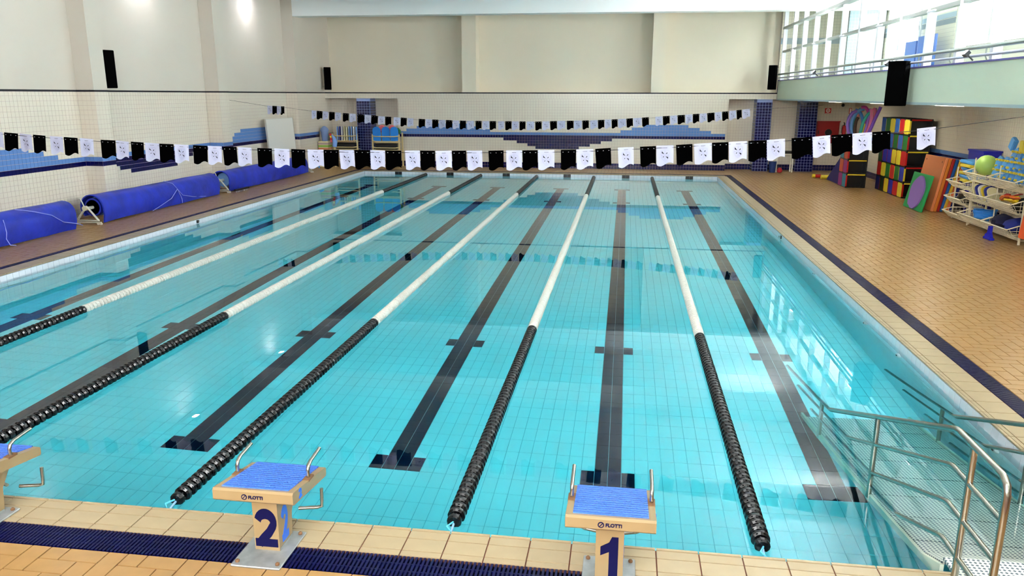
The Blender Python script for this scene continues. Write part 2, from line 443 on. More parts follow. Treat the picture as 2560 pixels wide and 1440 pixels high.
# left wall with three piers
PIERS = [(12.70, 13.20), (18.56, 19.16), (24.46, YB)]
lw = MB(); lw.box(WXL-.3, WXL, YN, YB, -.1, ZT)
for y0, y1 in PIERS: lw.box(WXL-.01, PXL, y0, y1, -.1, ZT)
wl = struct('wall_left', lw, M_grout, 'cream tiled left wall with a stepped blue and navy tile pattern', 'wall')
t = []
segs = [(6.8, 12.70), (13.20, 18.56), (19.16, 24.46)]
for y0, y1 in segs: panel('x', WXL, 1, y0, y1, DZ, ZT, col_left, t, .006)
for y0, y1 in PIERS:
    panel('x', PXL, 1, y0, y1, DZ, ZT, (col_left if y0 < 24 else (lambda u, k: col_left(5, k) if u < 26.5 else M_cream)), t)
    panel('y', y0, -1, WXL+.01, PXL, DZ, ZT, lambda u, k: col_left(5, k), t)
tile_field(wl, t, 300)
uw = MB(); uw.box(WXL-.3, WXL, YN, YB, ZT, ZC)
for y0, y1 in PIERS: uw.box(WXL-.01, PXL, y0, y1, ZT, ZC)
struct('wall_left_upper', uw, M_paint, 'cream painted upper left wall with shallow piers', 'wall')
# dark picture-rail trim along the top of the tiles
tm = MB(); e = .012
prev = YN
for y0, y1 in PIERS:
    tm.box(WXL-.01, WXL+e, prev, y0, ZT-.018, ZT+.026); tm.box(WXL, PXL+e, y0-e, y1, ZT-.018, ZT+.026); prev = y1
struct('trim_2', tm, M_trim, 'thin dark trim line on the left wall above the tiles', 'trim')
# far wall: tiled lower wall, alcoves, ledge, recessed upper panels with piers
fw = MB(); LX0, LX1 = -10.41, 2.90; ZL = DZ+25*TW
fw.box(LX0, LX1, YM, YB, -.1, ZL); fw.box(PXL-.1, BX, YM, YB, ZL, ZT); fw.box(PXL-.4, WXR+.3, YB, YB+.3, -.1, ZT)
wf = struct('wall_far', fw, M_grout, 'cream tiled far wall with stepped light blue and navy patterns', 'wall')
t = []
panel('y', YM, -1, LX0, LX1, DZ, ZL, col_back, t); panel('y', YM, -1, PXL, BX, ZL, ZT, col_cream, t)
panel('y', YB, -1, PXL, LX0, DZ, ZL, col_cream, t); panel('y', YB, -1, LX1, WXR, DZ, ZL, col_plain, t)
panel('x', LX0, -1, YM, YB, DZ, ZL, col_cream, t); panel('x', LX1, 1, YM, YB, DZ, ZL, col_plain, t)
tile_field(wf, t, 300)
uf = MB(); uf.box(PXL-.4, WXR+.3, YB, YB+.3, ZT, ZC)
for x0, x1 in ((-7.69, -7.11), (-.116, .40)): uf.box(x0, x1, YM+.02, YB, ZT, ZC)
uf.box(PXL-.1, BX, YM, YB, ZT-.001, ZT+.01)
struct('wall_far_upper', uf, M_paint_back, 'cream painted recessed panels and piers above the far wall ledge', 'wall')
struct('trim_3', MB().box(PXL, BX, YM-.014, YM+.02, ZT-.018, ZT+.028), M_trim, 'thin dark trim line along the far wall ledge', 'trim')
for lab, x0, x1, y0 in (('navy tiled pillar between the two far equipment racks', -12.19, -11.60, YM), ('navy tiled pillar at the balcony corner of the far wall', 3.97, 4.55, YM), ('navy tiled pillar beside the red fire hose cabinet', 5.62, 6.28, 27.45)):
    o = struct('tiled_pillar', MB().box(x0, x1, y0, YB, -.1, ZL), M_grout_dark, lab, 'pillar'); t = []
    for (ax, c, s, u0, u1) in (('y', y0, -1, x0, x1), ('x', x0, -1, y0, YB), ('x', x1, 1, y0, YB)): panel(ax, c, s, u0, u1, DZ, DZ+24*TW, col_navy, t, .012)
    tile_field(o, t, 300, minpx=5.5)
# right wall below the balcony
rw = MB(); rw.box(WXR, WXR+.3, YN, YB, -.1, 2.85)
wr = struct('wall_right', rw, M_grout, 'cream tiled right wall under the balcony with a blue stripe', 'wall')
t = []; panel('x', WXR, -1, 9.0, YB, DZ, DZ+25*TW, col_band, t); tile_field(wr, t, 300)
nw = MB(); nw.box(WXL-.3, WXR+.3, YN-.3, YN, -.1, 3.5); nw.box(WXL-.3, -7, YN-.3, YN, 3.5, ZC); nw.box(1, WXR+.3, YN-.3, YN, 3.5, ZC); nw.box(-7, 1, YN-.3, YN, 6.5, ZC)  # upper opening is made up to let the frontal fill in
struct('wall_near', nw, M_paint, 'painted end wall behind the viewer with a wide gallery window', 'wall')
# ceiling, portal beams
cl = MB(); cl.box(WXL-.3, WXR+.6, YN-.3, YB+.3, ZC, ZC+.2)
ceil = struct('ceiling', cl, M_white, 'white ceiling of shallow raised square panels', 'ceiling')
pn = MB(); px, py = .75, 1.15
for bay in range(6):
    ya, yb_ = 24.46-5.88*bay-5.28, 24.46-5.88*bay
    for j in range(4):
        for i in range(28):
            x0, y0 = WXL+.5+i*px, ya+.15+j*(5.0/4); x1, y1 = x0+px-.06, y0+1.19
            if x1 > BX-.1 or y0 < YN: continue
            pn.loft([[(x0, y0, ZC+.001), (x1, y0, ZC+.001), (x1, y1, ZC+.001), (x0, y1, ZC+.001)], [(x0+.2, y0+.3, ZC-.035), (x1-.2, y0+.3, ZC-.035), (x1-.2, y1-.3, ZC-.035), (x0+.2, y1-.3, ZC-.035)]], True)
tag(pn.build('ceiling_panel_field', M_white, ceil), kind='stuff')
for i, y in enumerate((24.46, 18.56, 12.70, 6.8, .9, -5.0)):
    struct('ceiling_beam', MB().box(PXL+.001, WXR, y+.004, y+.6, 5.875, ZC-.001), M_white,
           ['white ceiling beam crossing in front of the far wall panels', 'white ceiling beam over the middle of the pool, second from the far wall', 'white ceiling beam third from the far wall', 'white ceiling beam fourth from the far wall', 'white ceiling beam above the starting blocks', 'white ceiling beam behind the viewer'][i], 'beam')
# ---- balcony, glazing and upper room on the right
bl = MB(); bl.box(BX+.15, WXR, YN, YB, 2.87, 3.02); bl.box(BX, BX+.15, YN, YM, 2.85, 3.56)
struct('balcony_front', bl, M_green, 'plain pale green balcony parapet above the right deck', 'balcony')
struct('trim_4', MB().box(BX-.012, BX+.16, YN, YM, 3.56, 3.59), mat('violet_cap', (92, 84, 160), .4), 'thin violet cap strip on top of the balcony parapet', 'trim')
struct('trim_5', MB().box(BX-.01, BX, YN, YM, 2.85, 2.90), mat('grey_drip', (150, 168, 172), .6), 'grey drip strip along the balcony underside', 'trim')
M_upper = grid_mat('upper_tile_y', (232, 224, 205), (190, 180, 170), TW, 'Y'); M_upperx = grid_mat('upper_tile_x', (232, 224, 205), (190, 180, 170), TW, 'X')
ru = MB(); ru.box(WXR, WXR+.2, 19.2, 22.0, 3.0, ZC); ru.box(WXR, WXR+.2, 25.05, YB, 3.0, ZC); ru.box(WXR, WXR+.2, YN, 19.2, 3.0, 4.27); ru.box(WXR, WXR+.2, YN, 25.05, 6.45, ZC)
ru.box(WXR, WXR+.2, 22.0, 25.05, 3.0, 3.62)
wu = struct('wall_right_upper', ru, M_upperx, 'tiled upper room wall with tall windows behind the balcony glazing', 'wall')
for (y0, y1) in ((19.2, 22.0), (25.05, YB)):
    MB().box(WXR-.012, WXR, y0, y1, 5.14, 5.28).build('light_blue_band', mat('grey_blue_band', (150, 172, 190), .4), wu)
    MB().box(WXR-.012, WXR, y0, y1, 4.98, 5.12).build('dark_blue_band', mat('slate_band', (112, 128, 138), .4), wu)
ub = struct('wall_far_room', MB().box(BX+.05, WXR, YM+.4, YB, 3.0, ZC), M_upper, 'tiled end wall of the upper room with a pale blue band', 'wall')
MB().box(BX+.05, WXR, YM+.388, YM+.4, 4.94, 5.16).build('light_blue_band', MATS['grey_blue_band'], ub)
MB().box(BX+.05, WXR, YM+.388, YM+.4, 3.02, 3.62).build('dark_blue_band', M_navy, ub)
struct('tiled_pillar', MB().box(6.55, 7.75, 25.2, 25.5, 3.0, ZC), grid_mat('slate_tile', (96, 112, 118), (150, 165, 170), TW, 'Y'), 'slate tiled pillar inside the upper room', 'pillar')
def quad_x(x, y0, y1, z0, z1): return MB().add([(x, y0, z0), (x, y1, z0), (x, y1, z1), (x, y0, z1)], [(0, 1, 2, 3)])
M_mull = mat('white_frame', (244, 244, 250), .35)
M_pane = glass_pane('glazing_glass')
MULL = [27.2, 25.4, 23.72, 22.05, 20.4, 18.78, 17.05, 15.5, 13.9, 12.3, 10.75, 9.3, 7.7, 6.1, 4.5, 2.9, 1.3, -.3, -1.9, -3.5, -5.1, -6.7]
gz = thing('window_1', 'long white framed glazing wall standing on the balcony parapet', 'glazing', (BX, 9, 3.59), kind='structure')
for i, y in enumerate(MULL):
    MB().box(BX+.03, BX+.17, y-.06, y+.06, 3.59, 5.875 if y < 24 else ZC).build('mullion', M_mull, gz)
for i in range(len(MULL)-1):
    quad_x(BX+.1, MULL[i+1]+.06, MULL[i]-.06, 3.59, 5.46).build('pane', M_pane, gz)
for i in range(len(MULL)-1):
    MB().box(BX+.04, BX+.15, MULL[i+1]+.06, MULL[i]-.06, 4.60, 4.67).build('transom', mat('grey_frame', (168, 172, 168), .4), gz)
    if i % 2 == 1: MB().tube([(BX-.02, MULL[i]-.1, 4.60), (BX-.02, MULL[i]-.5, 4.60)], .022, 6).build('window_stay', M_mull, gz)
MB().box(BX+.0, BX+.18, YN, MULL[0], 5.44, 5.52).build('top_rail', MATS['grey_frame'], gz)
# windows of the upper room
M_frame2 = mat('window_frame_white', (232, 230, 226), .5)
wn = thing('window_2', 'row of bright daylight windows along the upper room', 'window', (WXR+.1, 6, 4.27), kind='structure')
for k in range(13):
    y = 19.2-k*2.1
    MB().box(WXR+.02, WXR+.18, y-.12, y, 4.27, 6.45).build('frame_post', M_frame2, wn)
    quad_x(WXR+.1, y-2.1, y-.12, 4.27, 6.45).build('pane', M_pane, wn)
MB().box(WXR-.05, WXR+.18, YN, 19.2, 4.22, 4.30).build('window_sill', mat('sill_grey', (190, 188, 180), .5), wn)
MB().box(WXR+.05, WXR+.15, YN, 19.2, 5.55, 5.62).build('transom', M_frame2, wn)
wn = thing('window_3', 'tall bright window of the upper room near the far end', 'window', (WXR+.1, 23.5, 3.62), kind='structure')
for y in (22.0, 23.0, 24.05, 24.97): MB().box(WXR+.03, WXR+.16, y, y+.08, 3.62, 6.45).build('frame_post', M_frame2, wn)
for y in (22.08, 23.08, 24.13): quad_x(WXR+.1, y, y+.9, 3.62, 6.45).build('pane', M_pane, wn)
for z in (3.62, 4.75, 5.1, 6.38): MB().box(WXR+.04, WXR+.15, 22, 25.05, z, z+.07).build('transom', M_frame2, wn)

# ================================================================== LANE ROPES
M_fblack = mat('float_black', (7, 7, 10), .22); M_fwhite = mat('float_white', (210, 206, 196), .4)
M_cord = mat('rope_cord', (150, 190, 225), .5)
def float_mesh(m, name):
    b = MB(); R = .066
    # ribbed wave-breaking disc: rim, hub and radial vanes
    b.lathe([(.018, -.038), (.05, -.034), (R, -.022), (R, .004), (.05, .012), (.024, .016), (.024, .036)], 'y', n=14)
    for k in range(7):
        t_ = 2*PI*k/7; c, s_ = math.cos(t_), math.sin(t_)
        b.prism([(c*.02-s_*.006, s_*.02+c*.006), (c*.02+s_*.006, s_*.02-c*.006), (c*.062+s_*.006, s_*.062-c*.006), (c*.062-s_*.006, s_*.062+c*.006)], 'y', -.03, .018)
    return b.mesh(name, m, smooth=False)
FB, FW = float_mesh(M_fblack, 'float_disc_black'), float_mesh(M_fwhite, 'float_disc_white')
SP = 2.156; FP = .0765
labs = ['black and white floating lane rope closest to the rolled pool covers', 'second floating lane rope from the rolled pool covers',
        'floating lane rope ending just left of starting block 2', 'floating lane rope ending between starting blocks 1 and 2', 'floating lane rope ending between starting block 1 and the ramp railing']
for r in range(5):
    x = -(4-r)*SP
    o = thing('lane_rope', labs[r], 'lane rope', (x, .1, .03), 'floating lane ropes')
    n = int((24.78-.29)/FP); rest = [[], []]
    q = proj(np.array([(x, .29+i*FP, .03) for i in range(n)]))
    near = [i for i in range(n) if q[i, 2] > 0 and -30 < q[i, 0] < 2560 and q[i, 1] < 1460]
    near = set(near[:170])
    for i in range(n):
        y = .29+i*FP; white = 5.08 < y < 19.15
        sc = .82 if i == 0 else 1
        if i in near: link('float', FW if white else FB, o, (x, y, .03), (0, i*2.4, 0), (sc, 1, sc))
        else: rest[white].append((y, i*2.4))
    for w in (0, 1):
        if not rest[w]: continue
        base = FW if w else FB
        V = np.empty(len(base.vertices)*3); base.vertices.foreach_get('co', V); V = V.reshape(-1, 3)
        b = MB(); fs = [tuple(p.vertices) for p in base.polygons]
        for y, a_ in rest[w]:
            ca, sa = math.cos(a_), math.sin(a_)
            b.add([(v[0]*ca+v[2]*sa+x, v[1]+y, -v[0]*sa+v[2]*ca+.03) for v in V], fs)
        tag(b.build('float_run', base.materials[0], o), kind='stuff')
    MB().tube([(x, .0, -.02), (x, .12, .0), (x, .3, .03), (x, 24.7, .03), (x, 25.0, .02)], .009, 6).build('cable', M_cord, o)
    MB().tube([(x, .24, .045), (x-.03, .17, .05), (x+.02, .11, .03), (x-.04, .08, .035)], .007, 5).build('tie_cord', mat('tie_cord_blue', (90, 190, 220), .5), o)

# ================================================================== FLAG LINES
M_flagb = mat('flag_black', (.6, .6, .8), 1, spec=.02); M_flagw = mat('flag_white', (192, 192, 216), .7)
M_em = mat('emblem_black', (20, 16, 40), .7); M_em2 = mat('emblem_grey', (176, 176, 206), .7)
def flag_mesh(m, name):
    b = MB(); n = 14; rings_f = []
    for sgn in (-1, 1):
        for i in range(n+1):
            u = i/n
            yy = .004*math.sin(u*5.2)
            bot = -.92 - .085*math.sin(u*2*PI*.92+.25) + (.03*u)
            for k in range(4):
                v = k/3; b.v.append((u-.5+.02*v*(0.5-u), yy*(.3+v)+sgn*.0012, bot*v))
    def id(s, i, k): return s*(n+1)*4+i*4+k
    for i in range(n):
        for k in range(3):
            b.f.append((id(0, i, k), id(0, i, k+1), id(0, i+1, k+1), id(0, i+1, k))); b.m.append(0)
            b.f.append((id(1, i, k), id(1, i+1, k), id(1, i+1, k+1), id(1, i, k+1))); b.m.append(0)
        b.f.append((id(0, i, 0), id(0, i+1, 0), id(1, i+1, 0), id(1, i, 0))); b.m.append(0)
        b.f.append((id(0, i, 3), id(1, i, 3), id(1, i+1, 3), id(0, i+1, 3))); b.m.append(0)
    return b.mesh(name, m, smooth=True)
def emblem_mesh():
    b = MB(); y = -.009
    def ringpoly(pts, w, mi):
        n = len(pts); c = (0, -.47)
        inn = [(c[0]+(p[0]-c[0])*(1-w), c[1]+(p[1]-c[1])*(1-w)) for p in pts]
        for i in range(n):
            j = (i+1) % n; b.add([(pts[i][0], y, pts[i][1]), (pts[j][0], y, pts[j][1]), (inn[j][0], y, inn[j][1]), (inn[i][0], y, inn[i][1])], [(0, 1, 2, 3)], mi)
    sh = [(-.26, -.24), (-.13, -.21), (0, -.18), (.13, -.21), (.26, -.24), (.27, -.42), (.22, -.58), (.12, -.70), (0, -.78), (-.12, -.70), (-.22, -.58), (-.27, -.42)]
    ringpoly(sh, .07, 1); ringpoly([(x*.84, -.47+(z+.47)*.84) for x, z in sh], .03, 1)
    for sx, sz, s in ((-1, 1, 1.0), (1, 1, .72), (-1, -1, .6), (1, -1, .95)):
        b.add([(sx*.035, y, -.46+sz*.05), (sx*.15*s+sx*.03, y, -.46+sz*.20*s), (sx*.19*s, y, -.46+sz*.10*s)] , [(0, 1, 2)], 0)
    for (x0, x1, z0, z1) in ((-.012, .012, -.66, -.28), (-.19, .19, -.472, -.448)): b.add([(x0, y, z0), (x1, y, z0), (x1, y, z1), (x0, y, z1)], [(0, 1, 2, 3)], 1)
    for (x, z) in ((0, -.27), (0, -.66), (-.19, -.46), (.19, -.46)): b.lathe([(.035, -.001), (.035, .001)], 'y', (x, y, z), 8, 1)
    for (x0, x1) in ((-.5, -.42), (-.12, .14), (.40, .5)): b.add([(x0, y, -.115), (x1, y, -.115), (x1, y, -.10), (x0, y, -.10)], [(0, 1, 2, 3)], 2)
    return b.mesh('emblem', [M_em, M_em2, M_wire])
def stitch_mesh():
    b = MB(); y = -.009
    for x in (-.38, -.02, .34): b.add([(x, y, -.125), (x+.06, y, -.125), (x+.06, y, -.10), (x, y, -.10)], [(0, 1, 2, 3)])
    return b.mesh('stitch', mat('stitch_grey', (190, 190, 196), .6))
FLB, FLW, EMB, STI = flag_mesh(M_flagb, 'flag_black'), flag_mesh(M_flagw, 'flag_white'), emblem_mesh(), stitch_mesh()
def pix_on_y(px, py, Yv):
    d = CF + CR*((px-1280)/FPX) - CU*((py-720)/FPX); t_ = (Yv-CY)/d[1]
    return CX+t_*d[0], CZ+t_*d[2]
def flag_line(label, Yv, spans, tops, hgt, ends, first_white):
    tx = [q[0] for q in tops]; ty = [q[1] for q in tops]
    o = thing('flag_line', label, 'flag line', (pix_on_y(1280, np.interp(1280, tx, ty), Yv)[0], Yv, 2.3), 'backstroke flag lines')
    pts = []
    for i, (a0, a1) in enumerate(spans):
        white = (i % 2 == 0) == first_white
        c = (a0+a1)/2; x0, z0 = pix_on_y(a0, np.interp(a0, tx, ty), Yv); x1, z1 = pix_on_y(a1, np.interp(a1, tx, ty), Yv)
        w = x1-x0; slope = math.atan2(z1-z0, w)
        rr = random.Random(i); tilt = rr.uniform(-.05, .05)
        f = link('flag', FLW if white else FLB, o, ((x0+x1)/2, Yv, (z0+z1)/2), (tilt, -slope+rr.uniform(-.02, .02), rr.uniform(-.12, .12)), (w, 1, hgt))
        e = bpy.data.objects.new('emblem' if white else 'stitch', EMB if white else STI); COL.objects.link(e); e.parent = f; WL[e.name] = Vector((0, 0, 0))
        pts.append(((x0+x1)/2, Yv+.006, (z0+z1)/2-.028))
    pts = [ends[0]] + pts + [ends[1]]
    MB().tube(pts, .0035, 4).build('string', M_wire, o)
    return o
near_sp = [(-24, 7), (11, 44), (47, 80), (82, 114), (124, 157), (160, 193), (199, 233), (252, 288), (289, 323), (326, 360), (362, 398), (399, 433), (436, 471), (483, 518), (520, 554), (557, 591), (594, 629), (644, 679), (685, 724), (728, 763), (769, 808), (809, 846), (847, 886), (887, 924), (925, 963), (964, 1003), (1012, 1050), (1051, 1087), (1089, 1129), (1130, 1165), (1167, 1206), (1221, 1259), (1265, 1305), (1306, 1344), (1345, 1386), (1402, 1440), (1441, 1483), (1488, 1527), (1545, 1584), (1600, 1640), (1641, 1684), (1690, 1731), (1735, 1779), (1780, 1821), (1822, 1868), (1871, 1916), (1917, 1963), (1979, 2030), (2031, 2076), (2079, 2130), (2131, 2180), (2181, 2226), (2292, 2340)]
# the last two white flags follow a gap, so keep the alternation explicit
near_top = [(-60, 325), (11, 331), (124, 340), (252, 349), (399, 359), (483, 363), (644, 370), (769, 374), (963, 376), (1100, 377), (1305, 376), (1440, 374), (1527, 370), (1640, 365), (1731, 360), (1821, 355), (1916, 350), (2030, 342), (2130, 334), (2226, 327), (2340, 317)]
xr_, zr_ = pix_on_y(2560, 303, 5.5)
flag_line('row of black and white flags with shields strung low over the near end', 5.5, near_sp, near_top, .262, ((-11.4, 5.5, 3.05), (4.69, 5.5, 2.95)), True)
far_sp = [(779, 791), (792, 806), (807, 821), (823, 837), (838, 853), (857, 872), (874, 890), (895, 911), (912, 928), (929, 945), (946, 962), (963, 978), (984, 1001), (1002, 1017), (1019, 1034), (1047, 1063), (1064, 1080), (1081, 1096), (1097, 1114), (1115, 1131), (1132, 1148), (1150, 1165), (1167, 1185), (1189, 1204), (1206, 1223), (1224, 1240), (1245, 1261), (1263, 1279), (1280, 1297), (1299, 1314), (1317, 1336), (1338, 1354), (1356, 1374), (1375, 1392), (1393, 1413), (1417, 1434), (1435, 1455), (1456, 1472), (1475, 1494), (1495, 1511), (1512, 1528), (1529, 1544), (1545, 1565), (1566, 1582), (1583, 1604), (1605, 1622), (1638, 1656), (1657, 1674), (1675, 1693), (1694, 1712), (1713, 1731), (1732, 1748), (1749, 1767), (1768, 1786), (1787, 1804), (1805, 1821), (1822, 1840), (1841, 1854), (1855, 1875)]
far_top = [(668, 264), (711, 266), (779, 276), (806, 278), (853, 282), (890, 285), (945, 290), (1001, 294), (1063, 298), (1165, 302), (1240, 303), (1338, 304), (1413, 302), (1472, 301), (1544, 298), (1622, 293), (1712, 287), (1767, 283), (1821, 278), (1875, 272)]
far_sp = [(668, 682), (681, 692), (691, 703), (701, 711)] + far_sp
flag_line('row of small black and white flags strung over the far end', 19.8, far_sp, far_top, .275, ((-13.9, 19.8, 2.85), (4.69, 19.8, 2.75)), True)

# ================================================================== STARTING BLOCKS
def text_mesh(txt, size, extrude, m, bold=0):
    c = bpy.data.curves.new('numeral', 'FONT'); c.body = txt; c.size = size; c.extrude = extrude; c.offset = bold; c.align_x = 'CENTER'; c.resolution_u = 4
    o = bpy.data.objects.new('numeral', c); COL.objects.link(o); bpy.context.view_layer.update()
    me = bpy.data.meshes.new_from_object(o.evaluated_get(bpy.context.evaluated_depsgraph_get()))
    bpy.data.objects.remove(o); me.materials.clear(); me.materials.append(m)
    return me
M_block = mat('block_fibreglass', (156, 132, 94), .35, noise=.03, nscale=8)
M_num = mat('numeral_navy', (3, 4, 62), .6, spec=.2); M_num2 = mat('numeral_blue', (40, 110, 230), .4)
M_steel = mat('base_plate_steel', (168, 172, 172), .45, .6, noise=.15, nscale=14)
M_rust = mat('rusty_bolt', (120, 84, 52), .7)
def pad_mat():
    m = mat('blue_grip_pad', (66, 116, 226), .28); nt = m.node_tree; b = nt.nodes['Principled BSDF']
    tc = nt.nodes.new('ShaderNodeTexCoord'); w = nt.nodes.new('ShaderNodeTexWave'); w.wave_type = 'BANDS'; w.bands_direction = 'Y'
    w.inputs['Scale'].default_value = 9; w.inputs['Distortion'].default_value = 2.6; w.inputs['Detail'].default_value = 0; w.inputs['Detail Scale'].default_value = 7
    nt.links.new(tc.outputs['Object'], w.inputs['Vector'])
    bp = nt.nodes.new('ShaderNodeBump'); bp.inputs['Strength'].default_value = .55; bp.inputs['Distance'].default_value = .012
    nt.links.new(w.outputs['Fac'], bp.inputs['Height']); nt.links.new(bp.outputs['Normal'], b.inputs['Normal'])
    return m
M_pad = pad_mat()
def digit_mesh(n, m):
    """heavy sans digit, one unit wide and tall, standing in the x-z plane"""
    b = MB()
    if n == 1:
        b.prism([(-.02, 0), (.32, 0), (.32, 1), (.08, 1), (-.02, .86), (-.34, .74), (-.34, .52), (-.02, .62)], 'y', -.002, .002)
    else:
        def stroke(path, w):
            rings = []
            for i, p in enumerate(path):
                d = Vector((path[min(i+1, len(path)-1)][0]-path[max(i-1, 0)][0], path[min(i+1, len(path)-1)][1]-path[max(i-1, 0)][1])).normalized(); nx_, nz_ = -d.y*w, d.x*w
                rings.append([(p[0]+nx_, -.002, p[1]+nz_), (p[0]-nx_, -.002, p[1]-nz_), (p[0]-nx_, .002, p[1]-nz_), (p[0]+nx_, .002, p[1]+nz_)])
            b.loft(rings)
        if n == 2:
            arc = [(.33*math.cos(math.radians(a_)), .66+.22*math.sin(math.radians(a_))) for a_ in range(170, -41, -15)]
            stroke(arc+[(.12, .38), (-.12, .22), (-.30, .08)], .135); b.box(-.47, .46, -.0027, .0027, 0, .21)
        else:
            stroke([(.3*math.cos(math.radians(a_)), .73+.16*math.sin(math.radians(a_))) for a_ in range(170, -81, -20)], .12)
            stroke([(.32*math.cos(math.radians(a_)), .30+.19*math.sin(math.radians(a_))) for a_ in range(80, -171, -20)], .12)
    return b.mesh('numeral', m)
def starting_block(n, xc):
    o = thing('starting_block', {1: 'starting block 1 with a blue grip top, nearest the ramp railing', 2: 'starting block 2 with a blue grip top and steel base plate', 3: 'partly cropped starting block at the left picture edge'}[n], 'starting block', (xc, -.38, DZ), 'starting blocks')
    MB().cbox(xc-.165, xc+.165, -.60, -.165, DZ, DZ+.014, .004).build('base_plate', M_steel, o)
    for sx in (-.135, .135):
        for y in (-.56, -.20):
            MB().lathe([(.014, 0), (.014, .012), (.008, .018)], 'z', (xc+sx, y, DZ+.013), 8).build('bolt', M_rust, o)
    prof = [(-.41, DZ+.014), (-.215, DZ+.014), (-.20, .30), (-.10, .44), (-.02, .475), (-.41, .545)]
    MB().prism(prof, 'x', xc-.085, xc+.085).build('pedestal', M_block, o)
    MB().prism([(-.405, DZ+.014), (-.22, DZ+.014), (-.22, DZ+.03), (-.405, DZ+.03)], 'x', xc-.088, xc+.088).build('foot_band', M_steel, o)
    f = Vector((0, -.55, .63)); bk = Vector((0, -.01, .545)); th = .085
    body = MB(); c = .012
    def ring(x, s): return [(x, f.y+c*s, f.z-th), (x, f.y, f.z-th+c), (x, f.y, f.z-c), (x, f.y+c, f.z), (x, bk.y-c, bk.z), (x, bk.y, bk.z-c), (x, bk.y, bk.z-th+.03), (x, bk.y-c, bk.z-th+.02)]
    body.loft([ring(xc-.265, 1), ring(xc+.265, 1)]); pf = body.build('platform', M_block, o)
    def tz(y): return f.z+(bk.z-f.z)*(y-f.y)/(bk.y-f.y)
    y0, y1 = -.51, -.03
    pd = MB(); pd.loft([[(xc-.222, y0, tz(y0)), (xc+.222, y0, tz(y0)), (xc+.222, y1, tz(y1)), (xc-.222, y1, tz(y1))], [(xc-.222, y0, tz(y0)+.008), (xc+.222, y0, tz(y0)+.008), (xc+.222, y1, tz(y1)+.008), (xc-.222, y1, tz(y1)+.008)]])
    pd.build('grip_pad', M_pad, o, loc=(xc, -.27, .58))
    for sx in (-1, 1):
        x = xc+sx*.245; z = tz(-.26)
        h_ = MB().tube([(x, -.26, z-.005), (x, -.26, z+.055), (x, -.245, z+.085), (x, -.21, z+.10), (x, -.05, z+.115)], .0125, 10).build('hand_grip', M_rail, o, True)
        MB().box(x-.022, x+.022, -.30, -.22, z-.002, z+.012).build('grip_clamp', M_rust, h_)
        xx = xc+sx*.20
        MB().tube([(xc+sx*.05, -.02, .215), (xx-sx*.03, .03, .205), (xx, .035, .215), (xx, .04, .25), (xx, .045, .345)], .0125, 10).build('backstroke_bar', M_rail, o, True)
    link('numeral', digit_mesh(n, M_num), o, (xc, -.411, .155), None, (.163, 1, .27))
    link('numeral', digit_mesh(n, M_num2), o, (xc+.086, -.315, .165), (0, 0, PI/2), (.10, 1, .24))
    link('numeral', digit_mesh(n, M_num2), pf, (xc+.266, -.44, .55), (0, 0, PI/2), (.045, 1, .062))
    b = MB(); b.lathe([(.019, -.002), (.019, .002)], 'y', (xc-.055, f.y-.001, .585), 16); b.lathe([(.013, -.0025), (.013, .0025)], 'y', (xc-.055, f.y-.001, .585), 16, 1)
    b.prism([(xc-.068, .574), (xc-.064, .571), (xc-.042, .596), (xc-.046, .599)], 'y', f.y-.005, f.y-.001)
    b.build('logo_ring', [M_num, M_block], pf)
    link('brand_lettering', text_mesh('FLOTTI', .03, .0015, M_num, .0012), pf, (xc+.02, f.y-.001, .575), (PI/2, 0, 0))
    return o
starting_block(1, -1.035); starting_block(2, -3.252); starting_block(3, -5.42)

# ================================================================== ACCESS RAMP WITH RAILINGS
M_perf = dots_mat('perforated_plate', (214, 216, 204), (70, 84, 96), 34, .30, .1, .4)
ramp = thing('access_ramp', 'white perforated access ramp with steel railings descending into the water', 'ramp', (1.66, .1, DZ))
RX0, RX1 = 1.10, 2.22; SL = .37
def rz(y): return DZ-.02 if y < .15 else DZ-.02-SL*(y-.15)
ys = [-.42, .15, .62, 1.09, 1.56, 2.03, 2.5, 2.97, 3.44, 3.91]
for i in range(len(ys)-1):
    y0, y1 = ys[i]+.006, ys[i+1]-.006; za, zb = (rz(y0), rz(y1)) if i else (DZ+.02, DZ+.02)
    MB().loft([[(RX0, y0, za-.02), (RX1, y0, za-.02), (RX1, y1, zb-.02), (RX0, y1, zb-.02)], [(RX0, y0, za), (RX1, y0, za), (RX1, y1, zb), (RX0, y1, zb)]]).build('tread_plate', M_perf, ramp)
for x in (RX0-.03, RX1+.005):
    b = MB(); b.loft([[(x, .1, rz(.1)-.10), (x+.025, .1, rz(.1)-.10), (x+.025, .1, rz(.1)+.01), (x, .1, rz(.1)+.01)], [(x, 4.0, rz(4)-.05), (x+.025, 4.0, rz(4)-.05), (x+.025, 4.0, rz(4)+.05), (x, 4.0, rz(4)+.05)]])
    b.build('stringer', mat('stringer_white', (206, 212, 190), .5), ramp)
